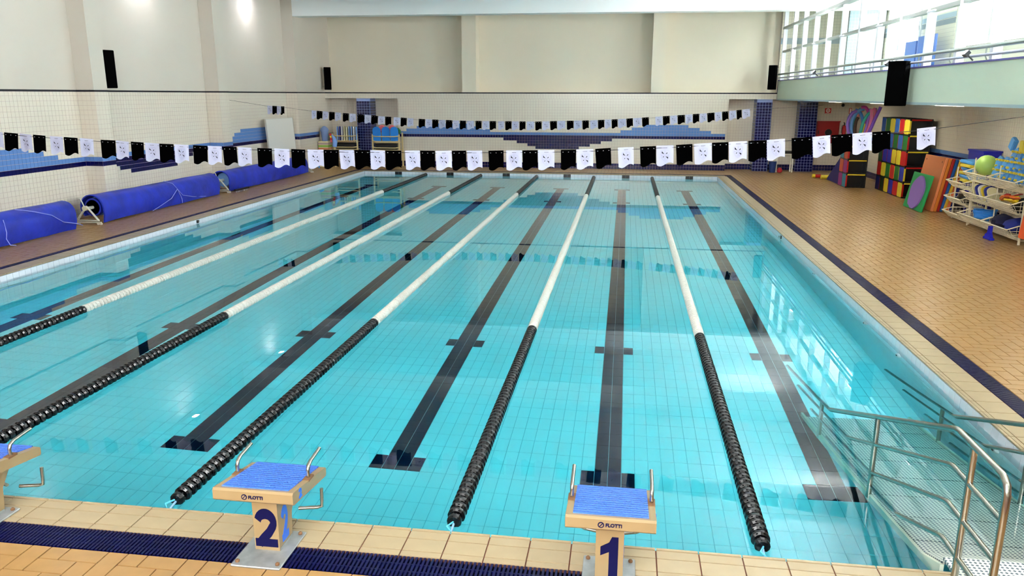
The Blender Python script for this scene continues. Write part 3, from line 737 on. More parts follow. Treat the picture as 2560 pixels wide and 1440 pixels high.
for k, x in enumerate((1.078, 2.243)):
    levels = [1.016, .775, .525, .275]
    for i, z in enumerate(levels):
        yb_ = .16; yend = yb_+(z+.75)/SL
        if i == 0:
            pts = [(x, -.52, DZ), (x, -.52, .80), (x, -.52, .93), (x, -.50, .985), (x, -.45, 1.014), (x, -.38, z), (x, yb_-.05, z), (x, yb_, z-.004), (x, yb_+.05, z-.022), (x, yend, -.75)]
            rail = MB().tube(pts, .0215, 10).build('handrail', M_rail, ramp, True)
        else:
            MB().tube([(x, -.52, z), (x, yb_-.04, z), (x, yb_, z-.004), (x, yb_+.04, z-.018), (x, yend, -.75)], .017, 10).build('rail', M_rail, ramp, True)
    for y in (-.09, 1.55, 3.2):
        top = 1.01 if y < .1 else 1.016-SL*(y-.16)
        MB().tube([(x, y, rz(y)-.05), (x, y, top)], .021, 10).build('post', M_rail, ramp, True)

# ================================================================== ROLLED POOL COVERS ON REELS
M_cover = mat('cover_blue', (26, 48, 176), .42, noise=.35, nscale=2.2, bump=.35, bscale=9)
M_cover_in = mat('cover_foam', (120, 168, 226), .6); M_alu = mat('reel_aluminium', (206, 204, 190), .5, .2)
M_strap = mat('strap_cord', (150, 160, 235), .6)
def cover_reel(label, y0, y1, stands, end_detail):
    xa, za, r = -13.22, .475, .285
    o = thing('pool_cover_reel', label, 'pool cover', (xa, (y0+y1)/2, DZ), 'rolled blue pool covers')
    prof = []
    for k in range(13):
        a_ = math.radians(225-k*18.5); prof.append((r*math.cos(a_), r*math.sin(a_)))
    prof += [(r+.0, -.06), (r+.005, -.16), (r-.02, -.26), (r-.03, -.335)]
    inner = [(p[0]*.9-.004, p[1]*.92 if i < 13 else p[1]) for i, p in enumerate(prof)]
    ring = prof + inner[::-1]; n = int((y1-y0)/.22); b = MB(); rings = []
    rr = random.Random(int(y0*10))
    for i in range(n+1):
        y = y0+(y1-y0)*i/n; flare = 1+.05*math.exp(-i*.9)
        wob = .012*math.sin(y*1.7)+.008*math.sin(y*4.1)
        rg = []
        for j, (px_, pz_) in enumerate(ring):
            jj = j if j < len(prof) else 2*len(prof)-1-j
            low = max(0, (jj-12)/4)
            w_ = wob*(1+2*low) + rr.uniform(-.004, .004)
            rg.append((xa+px_*flare+w_*.9*(low+.4), y, max(DZ+.012, za+pz_*flare+w_*.5)))
        rings.append(rg)
    b.loft(rings); b.build('cover_sheet', M_cover, o, True)
    roll = MB(); roll.lathe([(.005, y0+.14), (.20, y0+.14), (.215, y0+.16), (.215, y1-.1)], 'y', (xa, 0, za), 20); roll.build('rolled_core', M_cover_in, o)
    if end_detail:
        for q, rad in enumerate((.07, .115, .155, .19)):
            MB().lathe([(rad, y0+.03), (rad+.018, y0+.03), (rad+.018, y0+.15), (rad, y0+.15)], 'y', (xa, 0, za), 20).build('roll_layer', [M_cover_in, M_cover][q % 2], o, True)
    MB().lathe([(.04, y0-.22), (.04, y1+.2)], 'y', (xa, 0, za), 12).build('reel_tube', M_alu, o, True)
    for ysd in stands:
        st = MB(); apex = (xa+.06, ysd, za+.06)
        for sx in (-.24, .30): st.tube([apex, (xa+.03+sx, ysd, DZ+.10)], .023, 6)
        st.tube([(xa-.22, ysd, DZ+.10), (xa+.34, ysd, DZ+.10)], .015, 6); st.box(xa-.26, xa+.38, ysd-.02, ysd+.02, DZ+.05, DZ+.075)
        s_ = st.build('stand', M_alu, o)
        MB().lathe([(.012, -.05), (.055, -.05), (.055, .03), (.012, .03)], 'y', (xa+.03, ysd, za+.02), 14).build('hub', mat('hub_cream', (206, 200, 170), .5), s_, True)
        MB().tube([(xa+.05, ysd-.05, za+.04), (xa-.02, ysd-.06, za+.24), (xa-.10, ysd-.06, za+.26)], .012, 6).build('crank', M_alu, s_)
        for sx in (-.23, -.17, .31, .37):
            MB().lathe([(.008, -.012), (.032, -.014), (.032, .014), (.008, .012)], 'y', (xa+sx, ysd, DZ+.033), 12).build('caster', mat('caster_white', (222, 212, 200), .5), s_, True)
    return o, xa, za, r
def cord(parent, pts): MB().tube(pts, .009, 5).build('tie_cord', M_strap, parent, True)
o, xa, za, r = cover_reel('rolled blue pool cover running off the left picture edge', 3.5, 10.75, [], False)
fx = xa+r
def on_roll(y, s):   # point on the outside of the roll, s = degrees from the top towards the pool
    a_ = math.radians(90-s); return (xa+(r+.012)*math.cos(a_), y, za+(r+.012)*math.sin(a_))
cord(o, [on_roll(9.3, 10), on_roll(9.6, 45), on_roll(10.0, 75), (fx+.02, 10.3, .36), (fx+.03, 10.7, .26), (fx+.04, 10.85, .2)])
cord(o, [on_roll(8.75, 55), (fx+.02, 8.72, .40), (fx+.01, 8.7, .28), (fx+.03, 8.75, .15), (fx+.07, 8.85, .125)])
o, *_ = cover_reel('rolled blue pool cover on the nearest aluminium reel stand', 11.66, 17.0, [11.40], True)
cord(o, [on_roll(14.6, 0), on_roll(14.7, 40), on_roll(14.75, 75), (fx+.02, 14.4, .34), (fx+.02, 13.9, .22), (fx+.03, 13.5, .14)])
cord(o, [on_roll(14.75, 75), (fx+.02, 14.95, .36), (fx+.02, 15.5, .25), (fx+.03, 16.1, .19)]); cord(o, [on_roll(14.75, 75), (fx+.02, 14.85, .35), (fx+.02, 14.9, .25), (fx+.03, 14.88, .16)])
cover_reel('rolled blue pool cover below the whiteboard, farthest of the three', 17.6, 23.6, [17.4, 23.85], False)
cb_ = thing('floor_brush', 'black deck brush lying beside the middle reel stand', 'brush', (-12.75, 17.9, DZ))
MB().cbox(-12.80, -12.70, 17.55, 18.35, DZ+.05, DZ+.10, .01).build('brush_head', M_black, cb_)
for k in range(8): MB().lathe([(.012, DZ), (.018, DZ+.05)], 'z', (-12.75, 17.6+k*.1, 0), 6).build('bristle_tuft', mat('bristle', (190, 190, 196), .8), cb_)

# ================================================================== SPEAKERS
M_spk = mat('speaker_black', (1, 1, 1.5), .9, spec=.05); M_grill = dots_mat('speaker_grille', (1.5, 1.5, 2), (.3, .3, .3), 160, .35, 0, 1); M_grill.node_tree.nodes['Principled BSDF'].inputs['Specular IOR Level'].default_value = .05; M_brk = mat('bracket_cream', (206, 204, 184), .5)
def speaker(label, c, w, d, h_, rz_, wall_pt):
    o = thing('speaker', label, 'speaker', (c[0], c[1], c[2]), 'wall speakers')
    M = Matrix.Translation(c) @ Matrix.Rotation(rz_, 4, 'Z')
    MB().cbox(-w/2, w/2, -d/2, d/2, 0, h_, .015).xform(M).build('cabinet', M_spk, o)
    MB().box(-w/2+.02, w/2-.02, -d/2-.008, -d/2+.002, .02, h_-.02).xform(M).build('grille', M_grill, o)
    for z in (.12, h_-.12): MB().tube([(c[0], c[1], c[2]+z), (wall_pt[0], wall_pt[1], c[2]+z)], .018, 6).build('wall_bracket', M_brk, o)
speaker('tall black speaker on the left wall above the near blue cover', (-13.70, 13.48, 3.17), .30, .30, .90, PI/2-.35, (-14, 13.48))
speaker('tall black speaker high in the far left corner', (-13.30, 27.05, 3.22), .26, .26, .90, .5, (-13.56, 27.15))
speaker('tall black speaker in the far right corner beside the glazing', (4.44, 27.10, 3.24), .27, .26, .90, -.45, (4.66, 27.29))
speaker('tall black speaker hanging on the balcony front', (4.45, 12.75, 2.82), .34, .32, .89, -.62, (4.70, 12.9))

# ================================================================== BALCONY RAIL, FLOODLIGHTS, WALL LAMPS
br = thing('balcony_handrail', 'double tube handrail running along the top of the balcony parapet', 'handrail', (BX-.06, 10, 3.59))
M_railg = mat('rail_grey', (150, 158, 150), .35, .4)
MB().tube([(BX-.045, YN+.1, 3.80), (BX-.045, YM-.02, 3.80)], .032, 8).build('upper_tube', M_railg, br, True)
MB().tube([(BX-.045, YN+.1, 3.67), (BX-.045, YM-.02, 3.67)], .024, 8).build('lower_tube', mat('rail_lilac', (176, 176, 196), .35, .3), br, True)
for i in range(1, 20): MB().tube([(BX-.045, MULL[i], 3.80), (BX-.045, MULL[i], 3.64), (BX-.02, MULL[i], 3.585)], .012, 6).build('rail_bracket', M_railg, br)
def lamp_obj(name, label, loc, aim, power, size, color=(1, 1, 1)):
    o = thing(name, label, 'lamp', loc, 'hall lamps')
    d = Vector(aim).normalized(); q = d.to_track_quat('-Z', 'Y').to_matrix().to_4x4(); M = Matrix.Translation(loc) @ q
    k_ = size*10; M = M @ Matrix.Scale(k_, 4)
    MB().cbox(-.11, .11, -.09, .09, -.02, .10, .012).xform(M).build('housing', mat('lamp_housing', (60, 62, 66), .4), o)
    MB().box(-.09, .09, -.07, .07, -.026, -.021).xform(M).build('lens', MATS.get('lamp_lens') or emit('lamp_lens', (235, 238, 255), 120), o)
    MB().tube([loc, tuple(Vector(loc)-d*.18)], .014, 6).build('arm', mat('lamp_housing', (60, 62, 66)), o)
    l = bpy.data.lights.new(name+'_light', 'SPOT'); l.energy = power; l.spot_size = math.radians(140); l.spot_blend = .9; l.shadow_soft_size = .08; l.color = color
    lo = bpy.data.objects.new(name+'_light', l); COL.objects.link(lo); lo.parent = o; lo.matrix_world = Matrix.Translation(Vector(loc)+d*.05) @ q; lo.location = d*.05
    return o
for i, y in enumerate((21.6, 15.55, 9.7)):
    lamp_obj('wall_washer', ['wall lamp lighting the left wall between the far piers', 'wall lamp lighting the left wall between the near piers', 'wall lamp lighting the left wall nearest the viewer'][i], (-13.58, y, 6.42), (-.12, 0, -1), 26, .1, (.95, .96, 1))
for i, y in enumerate((20.6, 13.75, 9.7, 3.8, -2.0)):  # far-end and two nearest uplights are added to brighten ceiling and water
    lamp_obj('floodlight', ['floodlight uplighting the ceiling from the far end of the balcony rail', 'floodlight uplighting the ceiling beside the hanging speaker', 'floodlight uplighting the ceiling from the rail nearer than the hanging speaker', 'floodlight on the balcony rail above the ramp', 'floodlight on the balcony rail behind the viewer'][i], (4.50, y, 3.72), (-.8, 0, .75), 900, .055)
# fill lights added under the balcony to brighten deck and water
for i, y in enumerate((24.5, 19.5, 14.5, 9.5, 4.5)):
    o = thing('ceiling_light', 'slim light fitting under the balcony, number %s from the far wall' % ['one', 'two', 'three', 'four', 'five'][i], 'lamp', (6.2, y, 2.87), 'lights under the balcony')
    MB().cbox(6.1, 6.3, y-.75, y+.75, 2.81, 2.87, .01).build('housing', M_white, o)
    MB().box(6.12, 6.28, y-.72, y+.72, 2.803, 2.809).build('diffuser', MATS.get('tube_light') or emit('tube_light', (255, 250, 222), 22), o)

# ================================================================== LEFT AND FAR SIDE FURNITURE
wbt = thing('whiteboard', 'large blank whiteboard standing against the left wall', 'whiteboard', (-13.72, 23.2, DZ))
M = Matrix.Translation((-13.70, 23.2, .92)) @ Matrix.Rotation(-.06, 4, 'Y')
MB().cbox(-.02, .02, -1.14, 1.14, 0, 1.24, .006).xform(M).build('panel', mat('whiteboard_white', (236, 232, 224), .3), wbt)
for (y0, y1, z0, z1) in ((-1.16, 1.16, 1.235, 1.26), (-1.16, 1.16, -.02, .005), (-1.165, -1.135, -.02, 1.26), (1.135, 1.165, -.02, 1.26)):
    MB().box(-.026, .026, y0, y1, z0, z1).xform(M).build('frame_bar', mat('whiteboard_frame', (206, 200, 190), .4), wbt)
for y in (22.2, 24.2): MB().tube([(-13.66, y, .95), (-13.60, y, DZ)], .02, 6).build('leg', M_alu, wbt)

M_wood = mat('rack_cream', (222, 198, 146), .5); M_kb = [mat('board_sky', (128, 168, 232), .6), mat('board_cream', (232, 222, 178), .6), mat('board_navy', (40, 52, 150), .6), mat('board_white', (226, 226, 232), .6), mat('board_aqua', (40, 140, 236), .6)]
def far_rack(label, x0, x1, yf):
    o = thing('equipment_rack', label, 'rack', ((x0+x1)/2, yf, DZ), 'cream racks at the far wall')
    for x in (x0, x1-.06):
        for y in (yf, yf+.5): MB().box(x, x+.06, y, y+.05, DZ, 1.5 if y > yf else 1.45).build('post', M_wood, o)
    for z in (1.36, 1.16, .90, .45):
        b = MB(); b.tube([(x0+.03, yf-.02, z+.02), (x0+.2, yf-.05, z), (x1-.2, yf-.05, z), (x1-.03, yf-.02, z+.02)], .022, 6); b.build('front_rail', M_wood, o)
    for z in (1.10, .80, .35): MB().box(x0+.06, x1-.06, yf, yf+.5, z, z+.025).build('shelf', M_wood, o)
    return o
far_rack('cream rack holding a fan of kickboards, left of the navy pillar', -13.17, -12.05, 26.85)
far_rack('cream rack holding upright bright blue boards, right of the navy pillar', -11.38, -10.20, 26.65)
def board_mesh(w, h_, t_, m, name='kickboard'):
    b = MB(); pts = []
    for k in range(9):
        a_ = PI*k/8; pts.append((w/2*math.cos(a_), h_-w/2*.9+w/2*.9*math.sin(a_)))
    pts += [(-w/2, .0), (w/2, 0)]
    return b.prism(pts, 'y', -t_/2, t_/2).mesh(name, m)
cols = [0, 2, 3, 1, 1, 0, 0, 3, 0]
nm = ['sky blue', 'navy', 'white', 'cream', 'pale cream', 'sky blue', 'sky blue', 'white', 'sky blue']; od = ['first', 'second', 'third', 'fourth', 'fifth', 'sixth', 'seventh', 'eighth', 'ninth']
for i, c in enumerate(cols):
    k = link('kickboard', board_mesh(.34, .62, .045, M_kb[c]), None, (-12.98+i*.105, 27.02, 1.13), (0, .22-.05*i, PI/2+.25))
    tag(k, '%s kickboard standing in the far left rack, %s from its left end' % (nm[i], od[i]), 'kickboard', 'kickboards in the far left rack')
for i in range(3):
    k = link('kickboard', board_mesh(.335, .60, .04, M_kb[4]), None, (-11.165+i*.375, 26.70+.05*(i % 2), 1.16), (.12, 0, 0))
    tag(k, ['bright blue rounded board beside the navy pillar in the right rack', 'bright blue rounded board in the middle of the right rack', 'bright blue rounded board at the wall end of the right rack'][i], 'kickboard', 'blue boards in the far right rack')
M_pink = mat('toy_coral', (236, 110, 120), .5)
for i, x in enumerate((-11.02, -10.60)):
    b = MB(); b.lathe([(.02, -.06), (.12, -.045), (.155, 0), (.12, .045), (.02, .06)], 'y', (x, 26.95, 1.66), 14)
    tag(b.build('pool_toy', M_pink, smooth=True, loc=(x, 26.95, 1.66)), ['coral pink float above the left of the blue boards', 'coral pink float above the right of the blue boards'][i], 'pool toy', 'coral floats on the far rack')
b = MB(); b.tube([(-10.42, 26.9, 1.5), (-10.38, 26.9, 1.62), (-10.32, 26.9, 1.66), (-10.26, 26.9, 1.6), (-10.25, 26.9, 1.48)], .05, 8)
tag(b.build('pool_toy', mat('toy_green', (30, 110, 40), .5), smooth=True, loc=(-10.3, 26.9, 1.5)), 'dark green curved toy at the end of the far right rack', 'pool toy')
for i, (x0, x1, y, lab) in enumerate(((-13.05, -12.15, 26.88, 'black crate on the middle shelf of the far left rack'), (-11.28, -10.30, 26.68, 'black crate on the middle shelf of the far right rack'))):
    o = thing('storage_crate', lab, 'crate', ((x0+x1)/2, y+.2, .827), 'black crates on the far racks')
    MB().cbox(x0+.03, x1-.03, y, y+.42, .827, 1.06, .02).build('body', M_black, o); MB().cbox(x0+.02, x1-.02, y-.012, y+.432, 1.035, 1.07, .01).build('rim', M_black, o)
# bin with domed lid on a striped box, and a small toy
o = thing('striped_box', 'cream box with green and orange stripes in the far left corner', 'box', (-13.28, 26.35, DZ))
MB().cbox(-13.50, -13.08, 26.15, 26.55, DZ, 1.17, .015).build('body', mat('box_cream', (220, 206, 160), .6), o)
for z, m in ((1.08, mat('stripe_lilac', (190, 160, 160), .6)), (.98, mat('stripe_green', (140, 186, 70), .6)), (.88, mat('stripe_orange', (214, 130, 90), .6))):
    MB().box(-13.503, -13.077, 26.146, 26.554, z-.04, z+.03).build('stripe', m, o)
o = thing('waste_bin', 'grey blue bin with a domed lid standing on the striped box', 'bin', (-13.28, 26.35, 1.17))
M_gb = mat('bin_grey_blue', (124, 146, 190), .5)
MB().lathe([(.12, 1.17), (.15, 1.55), (.155, 1.57)], 'z', (-13.28, 26.35, 0), 4+12).build('body', M_gb, o, True)
MB().lathe([(.175, 1.56), (.178, 1.60), (.15, 1.68), (.08, 1.75), (.01, 1.78)], 'z', (-13.28, 26.35, 0), 16).build('lid', M_gb, o, True)
o = thing('pool_toy', 'small blue inflatable with red and yellow beads beside the striped box', 'pool toy', (-12.93, 26.3, 1.0))
MB().tube([(-12.86, 26.3, .95), (-12.83, 26.3, 1.15), (-12.88, 26.3, 1.3), (-12.95, 26.3, 1.42)], [.09, .1, .07, .03], 10).build('body', mat('toy_sky', (130, 170, 235), .5), o, True)
for k, m in enumerate(('red', 'yellow', 'red', 'coral')):
    MB().sphere((-13.0+.01*k, 26.25, 1.44-.09*k), .05, 10).build('bead', {'red': mat('toy_red', (214, 50, 50), .5), 'yellow': mat('toy_yellow', (240, 200, 60), .5), 'coral': M_pink}[m], o, True)
MB().tube([(-12.86, 26.3, DZ), (-12.86, 26.3, .92)], .03, 6).build('stand', M_wood, o)
b = MB(); b.prism([(-13.60+.05, .62), (-13.45, .80), (-13.32, .86), (-13.22, .80), (-13.16, .62), (-13.25, .66), (-13.33, .72), (-13.45, .68)], 'y', 25.72, 25.8)
fb = thing('flipper', 'bright blue flipper propped in front of the striped box', 'flipper', (-13.4, 25.75, DZ))
b.build('blade', M_kb[4], fb); MB().tube([(-13.36, 25.76, DZ), (-13.36, 25.76, .7)], .02, 6).build('stem', M_kb[4], fb)

# table, bin and bucket in the far right alcove
o = thing('side_table', 'small white legged table between the navy pillars', 'table', (5.1, 27.2, DZ))
MB().cbox(4.80, 5.46, 26.95, 27.4, .80, .83, .008).build('tabletop', mat('table_white', (232, 228, 212), .4), o); MB().box(4.84, 5.42, 26.98, 27.37, .83, .93).build('drawer_box', M_black, o)
for x in (4.83, 5.42):
    for y in (26.98, 27.37): MB().box(x-.025, x+.025, y-.02, y+.02, DZ, .80).build('leg', MATS['table_white'], o)
o = thing('waste_bin', 'dark blue waste bin beside the balcony corner pillar', 'bin', (4.66, 26.85, DZ))
MB().lathe([(.115, DZ), (.15, .52), (.155, .54), (.14, .54)], 'z', (4.66, 26.85, 0), 16).build('body', mat('bin_navy', (26, 52, 110), .4), o, True)
b = MB(); b.lathe([(.02, DZ), (.09, DZ+.02), (.11, DZ+.09), (.07, DZ+.18), (.02, DZ+.2)], 'z', (4.93, 26.8, 0), 14)
tag(b.build('float_ball', mat('ball_red', (176, 24, 40), .4), smooth=True, loc=(4.93, 26.8, DZ)), 'small red float on the floor beside the dark blue bin', 'ball')
# fire equipment on the far wall
o = thing('fire_hose_cabinet', 'dark red fire hose cabinet with a round black opening', 'fire cabinet', (6.82, 27.86, 1.2))
MB().cbox(6.40, 7.23, 27.76, 27.99, 1.2, 2.04, .015).build('body', mat('fire_red', (150, 12, 16), .35), o)
MB().lathe([(.01, -.02), (.13, -.02), (.13, .02), (.01, .02)], 'y', (6.83, 27.75, 1.62), 24).build('opening', M_black, o)
MB().box(6.38, 7.25, 27.745, 27.762, 2.02, 2.06).build('door_edge', MATS['fire_red'], o); MB().box(6.44, 6.47, 27.74, 27.76, 1.55, 1.7).build('handle', M_black, o)
o = thing('fire_sign', 'square red sign with a white hose reel symbol above the fire cabinet', 'sign', (6.79, 27.985, 2.44))
M_sign = mat('sign_red', (206, 34, 38), .4); M_signw = mat('sign_white', (246, 236, 232), .4)
MB().box(6.68, 6.91, 27.975, 27.993, 2.335, 2.545).build('panel', M_sign, o)
b = MB(); b.lathe([(.045, -.002), (.08, -.002), (.08, .002), (.045, .002)], 'y', (6.795, 27.972, 2.455), 20, caps=False); b.lathe([(.005, -.002), (.026, -.002), (.026, .002), (.005, .002)], 'y', (6.795, 27.972, 2.455), 12)
b.box(6.69, 6.90, 27.970, 27.974, 2.345, 2.358); b.build('symbol', M_signw, o)
o = thing('fire_sign', 'narrow upright sign with a red border beside the noodles', 'sign', (7.63, 27.985, 2.44))
MB().box(7.585, 7.68, 27.975, 27.993, 2.33, 2.55).build('panel', M_sign, o); MB().box(7.605, 7.66, 27.969, 27.974, 2.35, 2.53).build('face', M_signw, o)
o = thing('fire_extinguisher', 'red fire extinguisher hung beside the fire hose cabinet', 'fire extinguisher', (7.44, 27.88, 1.45))
MB().lathe([(.07, 1.45), (.075, 1.48), (.075, 1.82), (.05, 1.88), (.02, 1.90)], 'z', (7.44, 27.88, 0), 14).build('cylinder', M_sign, o, True)
MB().tube([(7.44, 27.88, 1.9), (7.44, 27.86, 1.96), (7.40, 27.82, 2.0)], .02, 6).build('valve', M_black, o); MB().tube([(7.43, 27.85, 1.92), (7.34, 27.82, 1.88), (7.33, 27.82, 1.6)], .012, 6).build('hose', M_black, o)
o = thing('dome_camera', 'small black dome camera on the far wall below the balcony', 'camera', (7.34, 27.95, 2.66))
MB().lathe([(.05, .0), (.055, -.03), (.04, -.07), (.005, -.09)], 'y', (7.34, 27.99, 2.66), 12).build('dome', M_black, o, True); MB().lathe([(.065, -.004), (.065, .0)], 'y', (7.34, 27.99, 2.66), 12).build('base', M_black, o)

# ================================================================== PLAY CUBES, NOODLES, MATS
PC = {'blue': (28, 40, 170), 'sky': (34, 96, 190), 'green': (14, 110, 40), 'dark green': (14, 54, 26), 'yellow': (226, 204, 50), 'red': (190, 18, 22), 'orange': (214, 84, 34), 'magenta': (160, 30, 130), 'teal': (40, 150, 176), 'navy': (14, 22, 84)}
def pcm(c): return mat('panel_'+c.replace(' ', '_'), PC[c], .4, noise=.06, nscale=12)
CUBE_PARTS = {}
def play_cube(label, x0, y0, z0, dx, dy, dz, colour, bar):
    o = thing('play_cube', label, 'play cube', (x0+dx/2, y0+dy/2, z0), 'stacked play cubes')
    key = (dx, dy, dz)
    if key not in CUBE_PARTS:
        b = MB(); t_ = .035
        for x in (0, dx-t_):
            for y in (0, dy-t_): b.box(x, x+t_, y, y+t_, 0, dz)
        for z in (0, dz-t_):
            for y in (0, dy-t_): b.box(0, dx, y, y+t_, z, z+t_)
            for x in (0, dx-t_): b.box(x, x+t_, 0, dy, z, z+t_)
        b.box(.03, dx-.02, dy-.03, dy-.012, .02, dz-.02); b.box(dx-.03, dx-.012, .02, dy-.02, .02, dz-.02)
        p_ = MB(); c = .035
        poly = [(.02+c, .02), (dy-.02-c, .02), (dy-.02, .02+c), (dy-.02, dz-.02-c), (dy-.02-c, dz-.02), (.02+c, dz-.02), (.02, dz-.02-c), (.02, .02+c)]
        p_.loft([[(-.004, a_, z_) for a_, z_ in poly], [(.012, a_, z_) for a_, z_ in poly]])
        s_ = MB(); s_.tube([(.04, -.006, dz-.03), (dx-.04, -.006, dz-.03)], .022, 8); e_ = MB(); e_.box(-.003, .04, -.006, .02, .04, dz-.05)
        CUBE_PARTS[key] = (b, p_, s_, e_)
    b, p_, s_, e_ = CUBE_PARTS[key]; L = (x0, y0, z0)
    for nm_, mb_, m in (('frame', b, M_black), ('panel', p_, pcm(colour)), ('edge_bar', s_, pcm(bar)), ('corner_strip', e_, pcm({'yellow': 'red', 'red': 'yellow'}.get(bar, 'red')))):
        k = (key, nm_, m.name)
        if k not in CUBE_PARTS: CUBE_PARTS[k] = mb_.mesh(nm_, m)
        link(nm_, CUBE_PARTS[k], o, L)
rows = [['navy', 'dark green', 'yellow', 'blue', 'red', 'yellow'], ['red', 'yellow', 'green', 'red', 'green', 'blue'], ['dark green', 'blue', 'blue', 'yellow', 'yellow', 'red'], ['red', 'yellow', 'sky', 'green', 'sky', 'green'], ['sky', 'green', 'yellow', 'sky', 'red', 'yellow']]
RN = ['bottom', 'second', 'middle', 'fourth', 'top']
for i in range(5):
    for j in range(6):
        play_cube('%s panelled play cube in the %s row, %s from the leaning mats' % (rows[i][j], RN[i], od[5-j]), 7.0, 19.35+(5-j)*.415, DZ+i*.452, .62, .415, .452, rows[i][j], ['yellow', 'red', 'yellow', 'yellow', 'red'][i])
small = [['magenta', 'teal'], ['orange', 'magenta'], ['teal', 'orange']]
for i in range(3):
    for j in range(2):
        play_cube('%s panelled play cube of the short stack, %s row, %s side' % (small[i][j], ['bottom', 'middle', 'top'][i], ['far', 'near'][j]), 6.10, 21.92+(1-j)*.46, DZ+i*.45, .62, .45, .45, small[i][j], 'yellow')
ts = thing('noodle_tub', 'black tub holding the pool noodles on top of the short stack', 'tub', (6.45, 22.36, DZ+1.35))
MB().lathe([(.20, DZ+1.352), (.26, DZ+1.6), (.27, DZ+1.62), (.25, DZ+1.62), (.18, DZ+1.37)], 'z', (6.42, 22.36, 0), 20).build('body', M_black, ts, True)
ND = [('lilac', (150, 110, 210), [(6.30, 22.3, 1.5), (6.12, 22.3, 1.9), (6.08, 22.3, 2.2), (6.18, 22.3, 2.45), (6.32, 22.3, 2.55)]),
      ('light blue', (110, 170, 235), [(6.35, 22.35, 1.5), (6.22, 22.35, 2.0), (6.25, 22.35, 2.35), (6.40, 22.35, 2.56), (6.56, 22.35, 2.60)]),
      ('dark brown', (60, 40, 30), [(6.40, 22.25, 1.5), (6.30, 22.2, 1.9), (6.30, 22.2, 2.2), (6.36, 22.2, 2.35)]),
      ('sky blue', (86, 150, 235), [(6.42, 22.4, 1.5), (6.56, 22.4, 1.95), (6.56, 22.4, 2.25), (6.45, 22.4, 2.50), (6.3, 22.4, 2.58)]),
      ('teal', (60, 180, 170), [(6.44, 22.2, 1.5), (6.45, 22.1, 1.9), (6.50, 22.1, 2.2), (6.60, 22.1, 2.42), (6.7, 22.1, 2.52)]),
      ('violet', (160, 110, 220), [(6.46, 22.3, 1.5), (6.60, 22.2, 1.9), (6.66, 22.15, 2.3), (6.68, 22.1, 2.62)]),
      ('pink', (236, 130, 180), [(6.48, 22.25, 1.5), (6.64, 22.05, 1.9), (6.70, 22.0, 2.3), (6.68, 22.0, 2.62)]),
      ('rose', (226, 110, 150), [(6.50, 22.3, 1.5), (6.72, 22.1, 1.95), (6.80, 22.05, 2.3), (6.80, 22.0, 2.55), (6.72, 22.0, 2.62)]),
      ('purple', (140, 90, 216), [(6.52, 22.25, 1.5), (6.66, 22.0, 1.85), (6.80, 21.95, 2.3), (6.92, 21.9, 2.68)]),
      ('salmon', (236, 140, 130), [(6.45, 22.5, 1.5), (6.40, 22.6, 2.1), (6.48, 22.6, 2.45), (6.62, 22.6, 2.6)]),
      ('cornflower', (100, 130, 236), [(6.38, 22.45, 1.5), (6.18, 22.45, 1.95), (6.14, 22.45, 2.3), (6.26, 22.45, 2.52)]),
      ('turquoise', (70, 190, 200), [(6.40, 22.5, 1.5), (6.28, 22.5, 2.0), (6.34, 22.5, 2.4), (6.50, 22.5, 2.62)]),
      ('magenta', (200, 70, 170), [(6.5, 22.45, 1.5), (6.62, 22.35, 2.0), (6.70, 22.3, 2.4), (6.60, 22.3, 2.64), (6.45, 22.3, 2.66)]),
      ('indigo', (80, 70, 190), [(6.54, 22.4, 1.5), (6.74, 22.25, 1.95), (6.86, 22.2, 2.4), (6.84, 22.2, 2.64)]),
      ('yellow', (226, 220, 80), [(6.42, 22.3, 1.5), (6.50, 22.2, 1.8), (6.54, 22.2, 2.02), (6.58, 22.2, 2.15)])]
def smooth_pts(p, n=5):
    P = [Vector(q) for q in p]; out = []
    for i in range(len(P)-1):
        a0, a1, a2, a3 = P[max(i-1, 0)], P[i], P[i+1], P[min(i+2, len(P)-1)]
        for k in range(n):
            t_ = k/n; out.append(tuple(.5*((2*a1)+(-a0+a2)*t_+(2*a0-5*a1+4*a2-a3)*t_*t_+(-a0+3*a1-3*a2+a3)*t_**3)))
    return out+[tuple(P[-1])]
for nm_, c, pts in ND:
    tag(MB().tube(smooth_pts(pts), .05, 8).build('pool_noodle', mat('noodle_'+nm_.replace(' ', '_'), c, .6), smooth=True, loc=pts[0]), '%s foam pool noodle standing in the bundle above the short cube stack' % nm_, 'pool noodle', 'bundle of pool noodles')
o = thing('foam_wedge', 'dark blue foam slide leaning on the short stack of play cubes', 'foam wedge', (5.9, 23.4, DZ))
MB().prism([(22.88, DZ), (23.0, DZ), (24.6, DZ), (22.95, 1.05), (22.88, 1.05)], 'x', 6.15, 6.65).build('body', mat('wedge_blue', (18, 22, 110), .5), o)
MB().lathe([(.01, 5.95), (.075, 5.95), (.075, 6.62), (.01, 6.62)], 'x', (0, 24.55, DZ+.08), 14).build('roller', pcm('yellow'), o, True)
MB().lathe([(.01, 5.75), (.07, 5.75), (.07, 5.85), (.01, 5.85)], 'x', (0, 25.0, DZ+.075), 12).build('roller_end', pcm('yellow'), o, True); MB().lathe([(.01, 5.85), (.06, 5.85), (.06, 6.05), (.01, 6.05)], 'x', (0, 25.0, DZ+.07), 12).build('roller_cap', pcm('red'), o, True)
